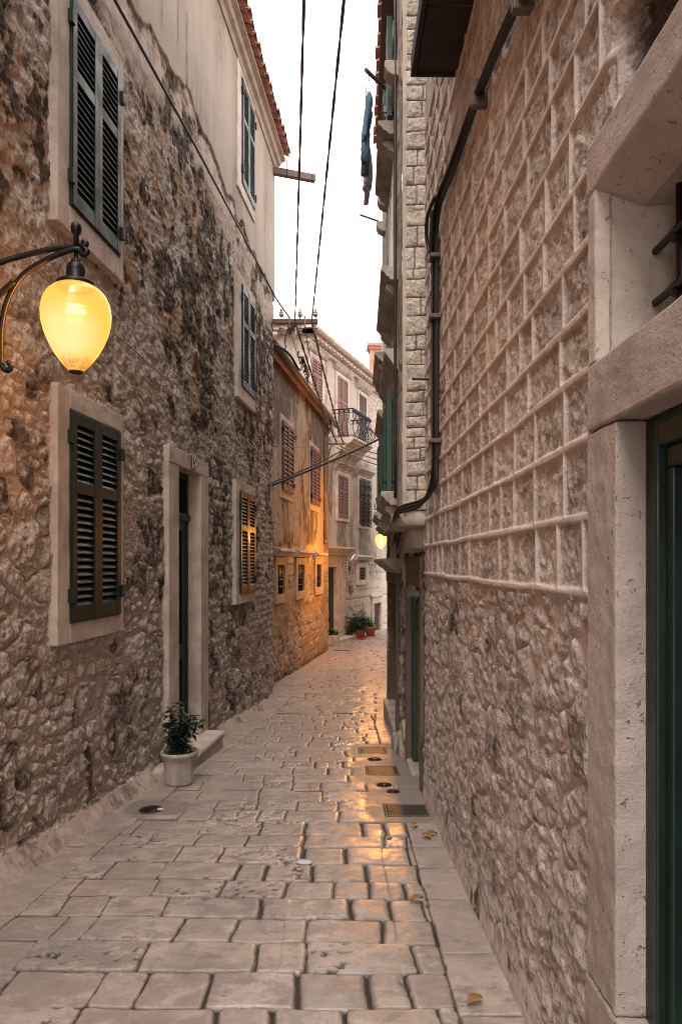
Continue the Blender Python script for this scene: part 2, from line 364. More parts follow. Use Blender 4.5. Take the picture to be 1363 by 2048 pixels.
rg = random.Random(5)
rows = [-9.0]
while rows[-1] < 34: rows.append(rows[-1] + (rg.uniform(.22, .33) if rows[-1] < 12 else rg.uniform(.26, .4)))
rows = np.array(rows)
def paving(X, Y, fine=True):
    wx = X + .012 * (fbm(X * 5, Y * 5, 71, 4) - .5) * 2 + .02 * (fbm(X * .9, Y * .9, 70, 2) - .5)
    wy = Y + .010 * (fbm(X * 5 + 31, Y * 5, 72, 4) - .5) * 2 + .05 * (fbm(X * .8, Y * .8, 73, 2) - .5) + .015 * X
    lb = np.interp(Y, [0, 4.2, 5.1, 11.5, 13.3, 20, 24], [-1.86, -1.475, -1.40, -.83, -1.05, .0, .6])
    rb = np.interp(Y, [0, 2.5, 4.2, 9, 12, 16, 24], [.41, .42, .445, .44, .6, 1.1, 2.4])
    k = np.clip(np.searchsorted(rows, wy) - 1, 0, len(rows) - 2)
    rv = random.Random(91)
    d = np.full(X.shape, .01); endj = np.zeros_like(X); rid = np.zeros_like(X); rid2 = rid.copy(); gap = np.full(X.shape, .008)
    mid = (wx >= lb) & (wx < rb)
    for r in range(len(rows) - 1):
        xs = [rv.uniform(-6.4, -6)]; ys = [0]
        while xs[-1] < 9:
            xs.append(xs[-1] + (rv.uniform(.24, .52) if rv.random() < .75 else rv.uniform(.14, .26)))
        q = np.array([rv.random() for _ in xs]); q2 = np.array([rv.random() for _ in xs]); xs = np.array(xs)
        m = (k == r) & mid
        if not m.any(): continue
        sk = (wy[m] - rows[r]) * .12 * (rv.random() - .5)
        c = np.clip(np.searchsorted(xs, wx[m] + sk) - 1, 0, len(xs) - 2)
        a = np.minimum(np.minimum(wx[m] + sk - xs[c], xs[c + 1] - wx[m] - sk), np.minimum(wx[m] - lb[m], rb[m] - wx[m]))
        b = np.minimum(wy[m] - rows[r], rows[r + 1] - wy[m])
        # rounded corners
        cr = .022
        aa = np.maximum(cr - a, 0); bb = np.maximum(cr - b, 0)
        d[m] = np.where((aa > 0) & (bb > 0), np.minimum(np.minimum(a, b), cr - np.sqrt(aa * aa + bb * bb)), np.minimum(a, b)); rid[m] = q[c]; rid2[m] = q2[c]
        wide = .005 + .012 * q2[c] ** 2 * ss(-1.1, -.2, wx[m])
        gap[m] = np.where(a < b, wide + .001, .0065); endj[m] = ss(.034, .0, a)
    for side, sd in ((wx < lb, 201), (wx >= rb, 202)):                  # border slabs along both walls
        rb_rows = [-9.0]; rq = random.Random(sd)
        while rb_rows[-1] < 34: rb_rows.append(rb_rows[-1] + rq.uniform(.34, .62))
        rb_rows = np.array(rb_rows); q = np.array([rq.random() for _ in rb_rows])
        if not side.any(): continue
        c = np.clip(np.searchsorted(rb_rows, wy[side]) - 1, 0, len(rb_rows) - 2)
        b = np.minimum(wy[side] - rb_rows[c], rb_rows[c + 1] - wy[side]); e = np.abs(wx[side] - (lb if sd == 201 else rb)[side])
        d[side] = np.minimum(b, e); rid[side] = q[c] * .7; rid2[side] = .1; gap[side] = .005
    worn = ss(-1.2, -.1, wx) * ss(.6, .35, wx)                           # the walked middle is rounder
    st = ss(gap * .45, gap * 1.05, d)
    n = (st - 1) * (.011 + .010 * worn * rid2) - (1 - ss(0, .02, d)) * st * .0012 - endj * st * .0055 * worn * rid2 ** .7
    n += (fbm(X * 2.6, Y * 2.6, 74, 3) - .5) * .009 + st * (fbm(X * 9, Y * 9, 75, 3) - .5) * (.004 + .004 * rid2)
    n += st * ((rid - .5) * .010 + (rid2 - .5) * (wx - np.round(wx * 2) / 2) * .015)
    pit = ss(.64, .70, fbm(X * 26, Y * 34, 76, 3)) * ss(.48, .58, fbm(X * 5, Y * 5, 79, 2)) * (rid > .70) * st
    n -= pit * .011
    mend = np.zeros_like(X)                                              # grey cement patches round the covers
    for cx, cy, rx, ry in MEND:
        mend = np.maximum(mend, ss(1.25, .95, (np.abs((wx - cx) / rx) ** 4 + np.abs((wy - cy) / ry) ** 4) ** .25))
    n = n * (1 - mend) + mend * (-.004 + (fbm(X * 20, Y * 20, 78, 3) - .5) * .006)
    for cx, cy, rx, ry in COVERS: n = np.where((np.abs(X - cx) < rx + .004) & (np.abs(Y - cy) < ry + .004), -.02, n)
    for cx, cy, r in ROUND: n = np.where((X - cx) ** 2 + (Y - cy) ** 2 < (r + .004) ** 2, -.02, n)
    return n, dict(stone=st * (1 - mend) + mend * .5, rnd=rid, stain=pit, mend=mend, worn=worn)  # stain holds the pit mask, used to paint the pits' shade
COVERS = [(.475, 5.10, .155, .150), (.375, 6.37, .145, .19), (.33, 7.33, .14, .16), (.02, 19.9, .24, .13)]
ROUND = [(-1.385, 5.11, .085), (.36, 5.83, .06), (.42, 5.62, .05), (.33, 6.86, .065)]
MEND = [(.47, 5.30, .26, .42), (.38, 6.35, .26, .48), (.36, 7.30, .25, .36), (-1.36, 5.12, .2, .17)]
kk = N('paving_limestone')
st, rn, pt, me_, wo = (kk.attr(a) for a in ('stone', 'rnd', 'stain', 'mend', 'worn'))
b1 = kk.noise(2.2, 5, .6); b2 = kk.noise(11, 5, .65); b3 = kk.noise(85, 5, .75)
c = kk.mix(rn, (.27, .215, .185), (.43, .355, .31))
c = kk.mix(kk.ramp(b1, .40, .64, 0, .65), c, (.215, .185, .165))
c = kk.mix(kk.ramp(b2, .52, .72, 0, .5), c, (.25, .19, .15))
c = kk.mix(kk.ramp(b3, .58, .68, 0, .6), c, (.11, .09, .078))
b4 = kk.noise(7, 8, .8, kk.scale(1, 1.5, 1), .5); b5 = kk.math('ADD', b4, kk.math('MULTIPLY', kk.math('SUBTRACT', rn, .5), .12)); c = kk.mix(kk.ramp(b5, .53, .585, 0, .62), c, (.165, .145, .135)); c = kk.mix(kk.ramp(b5, .46, .34, 0, .34), c, (.60, .53, .47))
c = kk.mix(pt, c, (.05, .04, .03))  # slab pits: their shade is mixed in as dark colour
jt = kk.mix(kk.ramp(b2, .5, .66), (.026, .020, .015), (.022, .024, .013))
c = kk.mix(st, jt, c)
c = kk.mix(me_, c, kk.mix(b2, (.15, .12, .1), (.25, .2, .17)))
ro = kk.math('ADD', kk.ramp(b2, .3, .75, .17, .33), kk.math('MULTIPLY', kk.ramp(b1, .35, .7), .12))
ro = kk.math('ADD', ro, kk.math('MULTIPLY', kk.math('SUBTRACT', 1.0, wo), .16))
ro = kk.math('ADD', ro, kk.math('MULTIPLY', kk.math('SUBTRACT', 1.0, st), .35))
M['paving'] = kk.bsdf(c, ro, kk.bump(kk.math('ADD', kk.math('MULTIPLY', b3, .3), b2), .003, .7), spec=.5)
def gpatch(xs, ys):
    X, Y = np.meshgrid(np.array(xs), np.array(ys))
    n, at = paving(X, Y)
    return np.stack([X, Y, gz(Y) + n], -1), None, at
near = gpatch(np.arange(-2.15, .93, .0062), spaced(2.1, 10.0, lambda y: min(.022, max(.0055, .0008 * y * y))))
far = gpatch(np.arange(-3.2, 7.2, .035), spaced(10.0, 31, lambda y: .035 if y < 20 else .06))
back = gpatch(np.arange(-3.5, 1.3, .1), np.arange(-8, 2.15, .1))
tag(patch_mesh('street', [near, far, back], M['paving'], None), kind='structure')
gm = MB(); gm.add([(-80, -80, -3.4), (80, -80, -3.4), (80, 80, -3.4), (-80, 80, -3.4)], [(0, 1, 2, 3)])
tag(gm.build('ground', plain('bare_ground', (.2, .16, .13), .9)), kind='structure')

# iron covers let into the paving
def cover(cx, cy, rx, ry, label, grate=False):
    z = g(cy) - .004; m = MB(); sl = (g(cy + ry) - g(cy - ry)) / 2
    def q(x0, x1, y0, y1, h0, h1):
        f = lambda y: z + sl * (y - cy) / ry
        m.hexa([(x0, y0, f(y0) + h0), (x1, y0, f(y0) + h0), (x1, y1, f(y1) + h0), (x0, y1, f(y1) + h0), (x0, y0, f(y0) + h1), (x1, y0, f(y0) + h1), (x1, y1, f(y1) + h1), (x0, y1, f(y1) + h1)])
    t = thing('access_cover', (cx, cy, z), label, 'cover', 'metal covers set in the paving')
    e = .014
    for a in ((cx - rx, cx + rx, cy - ry, cy - ry + e), (cx - rx, cx + rx, cy + ry - e, cy + ry), (cx - rx, cx - rx + e, cy - ry + e, cy + ry - e), (cx + rx - e, cx + rx, cy - ry + e, cy + ry - e)): q(*a, -.03, .003)
    m.build('frame', M['galv'], t, .002)
    m = MB(); i = e + .004
    if grate:
        k = 9
        for j in range(k):
            x = cx - rx + i + (2 * rx - 2 * i) * j / k; q(x, x + (2 * rx - 2 * i) / k * .55, cy - ry + i, cy + ry - i, -.02, 0)
        m.build('grating', M['rust'], t)
    else:
        q(cx - rx + i, cx + rx - i, cy - ry + i, cy + ry - i, -.02, .0); m.build('lid', M['steel'], t, .003)
        m = MB(); q(cx - rx + .03, cx - rx + .06, cy - .03, cy + .03, -.01, .003); m.build('lifting_slot', M['black'], t)
cover(*COVERS[0], 'nearest rectangular metal cover, close to the right wall foot')
cover(*COVERS[1], 'middle rectangular metal cover in the paving at right, beside the narrow green door')
cover(*COVERS[2], 'farthest of three rectangular metal covers at right, below the hanging street lamp')
cover(*COVERS[3], 'small dark drain grate in the far paving near the ochre house corner', True)
def round_cover(cx, cy, r, label):
    t = thing('round_cover', (cx, cy, g(cy) - .004), label, 'cover', 'small round iron covers'); z = g(cy)
    MB().lathe((cx, cy, z), [(r, -.03), (r, .0), (r * .86, .001), (r * .84, -.008), (r * .5, -.008)], 20).build('rim', M['rust'], t)
    MB().lathe((cx, cy, z), [(r * .82, -.02), (r * .82, -.004), (r * .3, -.002), (r * .25, .001), (.001, .001)], 20).build('lid', M['iron'], t)
round_cover(*ROUND[0], 'round dark drain cover by the left wall skirting')
round_cover(*ROUND[1], 'small round iron cap between the nearest and middle rectangular covers, on the left')
round_cover(*ROUND[2], 'small round iron cap just beyond the nearest rectangular cover, closer to the wall')
round_cover(*ROUND[3], 'small round iron cap between the middle and farthest rectangular covers')
rl = random.Random(3)
def fallen(x, y, a, label):
    z = g(y) + .012; pts = []
    for i in range(9):
        t = i / 8; w = math.sin(math.pi * t) * .02 + .002
        for sgn in (-1, 0, 1):
            u, v = (t - .5) * .075, sgn * w
            pts.append((x + u * math.cos(a) - v * math.sin(a), y + u * math.sin(a) + v * math.cos(a), z + abs(sgn) * .012 + .010 * math.sin(3 * t)))
    m = MB(); m.add(pts, [(3 * i + j, 3 * i + j + 1, 3 * i + j + 4, 3 * i + j + 3) for i in range(8) for j in (0, 1)], True)
    o = m.build('fallen_leaf', M['dry'], None, origin=(x, y, z)); s = o.modifiers.new('solid', 'SOLIDIFY'); s.thickness = .001
    tag(o, label, 'leaf', 'dry leaves fallen on the paving')
for px, py, lab in ((828, 1655, 'dry brown leaf just in front of the nearest metal cover'), (862, 1672, 'dry brown leaf close to the right wall foot, larger of the near pair'),
                    (852, 1676, 'dry brown leaf lying beside the larger leaf near the right wall'), (958, 1822, 'lone dry leaf on the border slab by the right wall foot'),
                    (949, 2010, 'dry leaf on the nearest dark border slab, bottom of the photo'), (832, 1805, 'small dry leaf on the joint between paving and border slabs')):
    q = (py - HZ) / F; Y = 1.46 / (q - .066); fallen((px - CX) / F * Y, Y, rl.uniform(0, 6), lab)
def scrap(x, y, a, w, l, label):
    z = g(y) + .003; m = MB(); P = []
    for i in range(5):
        for j in range(4):
            u, v = (i / 4 - .5) * l, (j / 3 - .5) * w
            P.append((x + u * math.cos(a) - v * math.sin(a), y + u * math.sin(a) + v * math.cos(a), z + .006 * math.sin(3 * u / l + 4 * v / w) + .004))
    m.add(P, [(4 * i + j, 4 * i + j + 1, 4 * i + j + 5, 4 * i + j + 4) for i in range(4) for j in range(3)], True)
    o = m.build('paper_scrap', M['paper'], None, origin=(x, y, z)); o.modifiers.new('solid', 'SOLIDIFY').thickness = .001
    tag(o, label, 'paper')
scrap(-.21, 4.03, .1, .045, .085, 'flat white paper scrap on the middle of the paving')
scrap(-1.31, 5.09, .5, .03, .04, 'crumpled tiny white paper at the edge of the round drain')

# ------------------------------------------------------------------ left stone house
L = Wall(-2.2, .0954, 1)
house_l = thing('stone_house', L.P(6, g(6)), 'tall rubble stone house on the left with plastered top storey and tiled eave', 'house')
Z_PL = lambda Y: np.interp(Y, [0, 5.6, 7, 8.8, 11.5], [4.45, 4.47, 4.62, 4.45, 4.28])
def hf_left(Y, Z):
    u = Y * 1.0045
    d1, r1, q1 = cells(u, Z, .30, .205, 11, .75, 3.0, .34); d0, r0, q0 = cells(u, Z, .145, .10, 12, .8, 2.8, .36)
    sm_ = q1 < .62; d1 = np.where(sm_, np.minimum(d1, d0), d1); r1 = np.where(sm_, r0, r1); q1 = np.where(sm_, q0, q1)
    d2, r2, q2 = cells(u, Z, .19, .105, 22, .55, 3.2, .3)
    d3, r3, q3 = cells(u, Z, .30, .19, 33, .8, 2.4, .5)
    wob = fbm(u * 1.6, Z * 1.6, 44, 4) - .5
    up = ss(1.15, 1.55, Z + wob * 1.3)
    zb = ss(7.3, 7.9, Y + wob) * ss(-1.35, -1.0, Z + wob) * (1 - up)
    m1 = ss(.006, .013, d1 - .022 * (fbm(u * 2.5, Z * 2.5, 45, 3) - .42) + .010 * (r1 - .5))
    cv = ss(.0075, .0, np.abs(d1 - .022 * (fbm(u * 2.5, Z * 2.5, 45, 3) - .42) + .010 * (r1 - .5) - .004))
    m2 = ss(.004, .018, d2); m3 = ss(.002, .028, d3)
    f6 = fbm(u * 7, Z * 7, 46, 4) - .5; f20 = fbm(u * 22, Z * 22, 47, 4, .6) - .5
    ch1 = chips(u, Z, .085, 61); ch2 = chips(u, Z, .034, 67)
    rough = np.abs(fbm(u * 11, Z * 11, 48, 4, .6) - .5)
    big = fbm(u * .9 + 3, Z * .9, 49, 4); bg2 = fbm(u * 3.1, Z * 2.0, 50, 4)
    dm1 = np.sqrt(np.clip(d1 / .07, 0, 1)); dm2 = np.sqrt(np.clip(d2 / .035, 0, 1))
    n1 = m1 * (.007 + (.010 + .022 * r1) * dm1 + .012 * f6 + .022 * f20 + .016 * ch1 + .011 * ch2 - .030 * rough * (.3 + r1)) - .011 * cv
    n2 = m2 * (.002 + (.010 + .024 * r2) * dm2 + .012 * f6 + .022 * f20 + .014 * ch1 + .011 * ch2 - .02 * rough)
    n3 = m3 * (.003 + .012 * r3) + .022 * f6 + .020 * f20 + .012 * ch1 + .008 * ch2 - .040 * rough * ss(.35, .6, bg2)
    n = (n1 * (1 - zb) + n2 * zb) * (1 - up) + n3 * up + (1 - up) * (1 - np.maximum(m1, m2 * zb)) * .010 * (f20 + f6)
    st = (m1 * (1 - zb) + m2 * zb) * (1 - up) + up * (.35 + .65 * m3)
    rid = (r1 * (1 - zb) + r2 * zb) * (1 - up) + r3 * up
    corner = ss(8.6, 10.6, Y) * .3
    stain = np.clip(up * (.50 + .95 * ss(.36, .60, bg2)) * ss(.28, .42, big + corner) + .20 * up, 0, 1)
    patch = ss(.47, .53, fbm(u * 6.5, Z * 5.5, 54, 5, .62) + .30 * (big - .5))
    stain = np.where(up > 0, up * np.clip(.20 + .85 * patch * ss(.22, .40, big + .2), 0, 1), stain)
    tint = up * ss(.42, .60, fbm(u * 2.2 + 5, Z * 2.2, 55, 4)) * .85
    clean = ss(.50, .68, fbm(u * 1.2 + 8, Z * 1.2, 51, 3)) * up * ss(3.2, 1.6, Z)
    stain = stain * (1 - .85 * clean)
    low = (1 - up) * np.where(zb > .5, (q2 > .38) * .8, (q1 > .80) * .75) * (.3 + .7 * ss(.4, .6, bg2))
    stain = np.maximum(stain, low)
    ed = Z_PL(Y) + .13 * (fbm(u * 4, Z * .2, 52, 4) - .5) * 2
    pl = ss(-.012, .012, Z - ed)
    band = ss(.42, .06, np.abs(Z - ed + .28)) * (1 - pl)                 # rough old render left below the plaster edge
    bm_ = band * ss(.40, .55, fbm(u * 2.3, Z * 2.3, 53, 4) + band * .12)
    n = n * (1 - bm_ * .8) + bm_ * .012; st = st * (1 - bm_); stain = stain * (1 - .7 * bm_)
    n = np.clip(n * (.68 + .32 * up), -.05, .052)
    n = n * (1 - pl) + pl * (.030 + .004 * f6)
    drip = np.zeros_like(Y)
    for y_, z0_, w_, a_ in ((6.16, 4.7, .045, .6), (6.62, 4.78, .03, .7), (6.88, 4.5, .035, .9), (7.7, 5.9, .04, .35), (9.95, 4.6, .05, .4), (10.6, 5.2, .06, .4), (5.2, 5.0, .06, .5)): drip = np.maximum(drip, a_ * ss(w_ * 1.6, w_ * .3, np.abs(Y - y_ + .04 * (fbm(u * 3, Z * 3, 57, 2) - .5))) * ss(z0_ - .12, z0_ + .15, Z) * ss(z0_ + 1.6, z0_ + .5, Z))
    drip = np.maximum(drip, .45 * ss(.52, .70, fbm(u * 1.1, Z * .5, 58, 4)))
    stain = stain * (1 - pl) + pl * drip * .8
    gg = gz(Y); t = np.clip((gg + .12 + .07 * (bg2 - .5) - Z) / .15, 0, 1.6) * np.where((Y > 6.1) & (Y < 7.55), 0, 1)
    n = np.where(t > 0, np.maximum(n, .105 * t + .003 * f20 + .005 * f6), n); st = np.where(t > .12, 0.06, st); stain = np.where(t > .12, .22 + .40 * ss(.42, .60, fbm(u * 4, Z * 7, 59, 5)), stain)
    cable_groove = ss(.03, .0, np.abs(Z - 1.66)) * .004
    hole = (Y > 6.52) & (Y < 7.30) & (Z < .95) & (Z > g(6.9) - .05)
    for a_, b_, c_, d_ in ((4.40, 5.25, -.42, 1.01), (4.40, 5.25, 2.23, 3.66), (8.98, 9.84, 2.23, 3.64), (9.03, 9.84, 4.88, 6.34), (8.88, 9.84, -.44, .96)): hole |= (Y > a_) & (Y < b_) & (Z > c_) & (Z < d_)
    return n - cable_groove, dict(stone=st, rnd=rid, stain=stain, plas=pl, tint=tint * (1 - bm_) * (1 - clean)), hole
Ys = list(np.arange(-6, 3.2, .12)) + spaced(3.2, 11.42, lambda y: min(.022, max(.008, .0005 * y * y)))
zl = list(np.arange(-2.6, 1.6, .009)) + list(np.arange(1.6, 4.9, .0125)) + list(np.arange(4.9, 6.62, .05))
patch_mesh('wall', [wallgrid(L, Ys, zl, hf_left)], M['rub_l'], house_l)
# end wall round the corner and the back of the house, so that it is a body
e = MB(); a = L.P(11.42, 0); b2_ = L.P(11.42, 0, -6)
e.add([(a[0], a[1], -2.6), (a[0] - 6, a[1] + .5, -2.6), (a[0] - 6, a[1] + .5, 6.6), (a[0], a[1], 6.6)], [(0, 1, 2, 3)])
e.build('end_wall', M['soffit'], house_l)
# eave cornice and tiled roof
MB().wprism(L, [(-.1, 6.42), (.05, 6.42), (.075, 6.47), (.12, 6.49), (.14, 6.54), (.20, 6.56), (.20, 6.60), (-.1, 6.60)], -6, 11.47).build('eave_cornice', M['soffit'], house_l)
rt = MB()
for i in range(95):
    Y = -6 + .188 * i
    if Y > 11.45: break
    prof = []
    K = 7
    j = rl.uniform(-.012, .012)
    for row, (n0, z0, n1, z1) in enumerate(((.30 + j, 6.615, -.15, 6.80), (-.08 + j, 6.79, -.6, 7.0), (-.5, 6.98, -2.5, 7.8))):
        vs = []
        for (n, z, rr) in ((n0, z0, .085), (n1, z1, .07)):
            for k in range(K): q = math.pi * k / (K - 1); vs.append(L.P(Y + rr * math.cos(q), z + rr * .85 * math.sin(q), n))
            for k in range(K): q = math.pi * (K - 1 - k) / (K - 1); vs.append(L.P(Y + (rr - .014) * math.cos(q), z + (rr - .014) * .85 * math.sin(q), n))
        k2 = 2 * K
        rt.add(vs, [tuple(range(k2)), tuple(range(2 * k2 - 1, k2 - 1, -1))] + [(k, (k + 1) % k2, k2 + (k + 1) % k2, k2 + k) for k in range(k2)], False)
    # channel tile between two covers
    vs = []
    for (n, z) in ((.27 + j, 6.625), (-2.5, 7.78)):
        for k in range(5): q = math.pi * k / 4; vs.append(L.P(Y + .094 + .07 * math.cos(q), z - .045 * math.sin(q) + .03, n))
        for k in range(5): q = math.pi * (4 - k) / 4; vs.append(L.P(Y + .094 + .07 * math.cos(q), z - .045 * math.sin(q) + .016, n))
    rt.add(vs, [tuple(range(10)), tuple(range(19, 9, -1))] + [(k, (k + 1) % 10, 10 + (k + 1) % 10, 10 + k) for k in range(10)], False)
rt.build('roof', M['tile'], house_l)

# ------------------------------------------------------------------ louvred shutters
def louvre_leaf(mb, w, Y0, Y1, z0, z1, n, split=.64, stile=.055, rail=.075, pitch=.041, th=.038, tilt=1.28):
    zm = z0 + (z1 - z0) * split
    mb.wbox(w, Y0, Y0 + stile, z0, z1, n, n + th); mb.wbox(w, Y1 - stile, Y1, z0, z1, n, n + th)
    a, b = Y0 + stile, Y1 - stile
    secs = [(z0 + rail * 1.25, zm - rail * .5), (zm + rail * .5, z1 - rail)] if split else [(z0 + rail, z1 - rail)]
    mb.wbox(w, a, b, z0, z0 + rail * 1.25, n, n + th * .95); mb.wbox(w, a, b, z1 - rail, z1, n, n + th * .95)
    if split: mb.wbox(w, a, b, zm - rail * .5, zm + rail * .5, n, n + th * .95)
    for lo, hi in secs:
        k = max(2, round((hi - lo) / pitch)); p = (hi - lo) / k
        for i in range(k):
            c = lo + p * (i + .5); h = p * .44 * tilt
            mb.wprism(w, [(n + .002, c + h), (n + .002, c + h - .007), (n + th * .88, c - h), (n + th * .88, c - h + .007)], a, b)
def window(w, house, Y0, Y1, z0, z1, s, surround, mat, proud=.06, pitch=.047, split=.64, hinge=True, flat=None, leafn=None, name='window'):
    """surround Y0..Y1, z0..z1 ; shutters s = (Ya, Yb, za, zb)"""
    Ya, Yb, za, zb = s
    f = MB(); n1 = proud
    f.wbox(w, Y0, Ya, z0, z1, -.12, n1); f.wbox(w, Yb, Y1, z0, z1, -.12, n1)
    f.wbox(w, Ya, Yb, z0, za, -.12, n1 + .002); f.wbox(w, Ya, Yb, zb, z1, -.12, n1 + .002)
    o = f.build(name, surround, house, .006)
    if w is L: roughen(o, 4, .006, .06)
    MB().wbox(w, Ya - .01, Yb + .01, za - .01, zb + .01, -.10, n1 - .075).build('dark_backing', M['dark'], o)  # dark sheet whose colour stands in for the shade behind the slats
    nn = n1 - .02 if leafn is None else leafn
    fr = MB(); e = .022
    fr.wbox(w, Ya, Yb, za, za + e, n1 - .07, nn + .03); fr.wbox(w, Ya, Yb, zb - e, zb, n1 - .07, nn + .03)
    fr.wbox(w, Ya, Ya + e, za + e, zb - e, n1 - .07, nn + .03); fr.wbox(w, Yb - e, Yb, za + e, zb - e, n1 - .07, nn + .03)
    fr.build('frame', mat, o, .003)
    mid = (Ya + Yb) / 2
    for y0, y1 in ((Ya + .012, mid - .002), (mid + .002, Yb - .012)):
        m = MB(); louvre_leaf(m, w, y0, y1, za + .012, zb - .012, nn, split, pitch=pitch); m.build('shutter', mat, o, .003)
    if hinge:
        for y in (Ya - .008, Yb + .008):
            for t in (.13, .87):
                z = za + (zb - za) * t
                MB().wbox(w, y - .02, y + .02, z - .045, z + .045, nn, nn + .055).build('hinge', M['shut'], o, .003)
    return o
W1 = window(L, house_l, 4.29, 5.285, -.515, 1.105, (4.444, 5.207, -.387, .977), M['dressed'], M['shut'])
window(L, house_l, 4.29, 5.285, 2.10, 3.76, (4.444, 5.207, 2.267, 3.63), M['dressed'], M['shut'])
window(L, house_l, 8.85, 9.87, 2.10, 3.71, (9.03, 9.80, 2.267, 3.60), M['dressed'], M['shut'])
window(L, house_l, 8.86, 9.87, 4.78, 6.40, (9.08, 9.82, 4.92, 6.30), M['dressed'], M['shut'], proud=.05)
window(L, house_l, 8.75, 9.85, -.53, 1.045, (8.93, 9.80, -.405, .925), M['dressed'], M['shut'])
# street door with stone surround
zb = g(6.9) + .14
d = MB()
d.wbox(L, 6.285, 6.567, zb - .1, .908, -.25, .06); d.wbox(L, 7.262, 7.53, zb - .1, .908, -.25, .06); d.wbox(L, 6.285, 7.53, .908, 1.061, -.25, .063)
do = roughen(d.build('door', M['dressed'], house_l, .008), 5, .007, .08)
fr = MB(); fr.wbox(L, 6.567, 6.62, zb, .905, -.16, -.075); fr.wbox(L, 7.21, 7.262, zb, .905, -.16, -.075); fr.wbox(L, 6.62, 7.21, .85, .905, -.16, -.075)
fr.wprism(L, [(-.16, .42), (-.065, .42), (-.05, .45), (-.05, .47), (-.065, .50), (-.16, .50)], 6.57, 7.26)
fr.build('door_frame', M['door'], do, .004)
MB().wbox(L, 6.62, 7.21, .50, .85, -.15, -.12).build('transom_window', M['glass'], do)
lf = MB(); lf.wbox(L, 6.62, 7.21, zb, .42, -.145, -.115)
for y0, y1, z0, z1 in ((6.62, 6.72, zb, .42), (7.11, 7.21, zb, .42), (6.72, 7.11, .32, .42), (6.72, 7.11, -.98, -.82), (6.72, 7.11, zb, zb + .2)): lf.wbox(L, y0, y1, z0, z1, -.12, -.088)
lf.wbox(L, 6.78, 7.05, zb + .27, -1.05, -.12, -.095)
lf.build('door_leaf', M['door'], do, .006)
gr = MB()
for k in range(5):
    y = 6.74 + .088 * k; gr.tube([L.P(y, -.82, -.092), L.P(y, .32, -.092)], .006, 6)
for k in range(6):
    z = -.7 + .19 * k
    for sg in (-1, 1):
        gr.tube([L.P(6.915 + sg * (.04 + .05 * math.sin(q)), z + .06 * math.cos(q), -.085) for q in np.linspace(-2, 2.6, 9)], .005, 5)
gr.build('door_grille', M['iron'], do)
MB().wprism(L, [(-.25, g(6.9) - .2), (.235, g(6.9) - .3), (.235, -1.845), (.25, -1.835), (.25, -1.80), (.235, -1.785), (-.25, -1.785)], 5.95, 7.47).build('doorstep', M['dressed'], house_l, .014)
# number plate
npt = thing('house_number_plate', L.P(6.985, .995, .072), 'blue enamel house number plate reading 5 over the left door', 'number plate')
MB().wbox(L, 6.91, 7.06, .93, 1.06, .060, .080).build('plate', M['blue'], npt, .004)
bd = MB()
for a in ((6.916, 7.054, .936, .940), (6.916, 7.054, 1.050, 1.054), (6.916, 6.920, .940, 1.05), (7.050, 7.054, .940, 1.05)): bd.wbox(L, *a, .080, .0815)
bd.build('rim_line', M['white'], npt)
def lettering(text, size, mat, parent, pos, w, name='numeral'):
    cu = bpy.data.curves.new(name, 'FONT'); cu.body = text; cu.size = size; cu.extrude = .0015; cu.align_x = 'CENTER'; cu.align_y = 'CENTER'
    tmp = bpy.data.objects.new('tmp', cu); COL.objects.link(tmp)
    me = bpy.data.meshes.new_from_object(tmp.evaluated_get(bpy.context.evaluated_depsgraph_get())); bpy.data.objects.remove(tmp)
    ax = Vector((w.t, 1, 0)).normalized() * w.side; nn = Vector((w.nx, w.ny, 0)); off = Vector(pos) - wloc(parent)
    for v in me.vertices: c = v.co.copy(); v.co = off + ax * c.x + Vector((0, 0, 1)) * c.y + nn * c.z
    return link(name, me, parent, mat)
lettering('5', .125, M['white'], npt, L.P(6.985, .995, .0815), L)
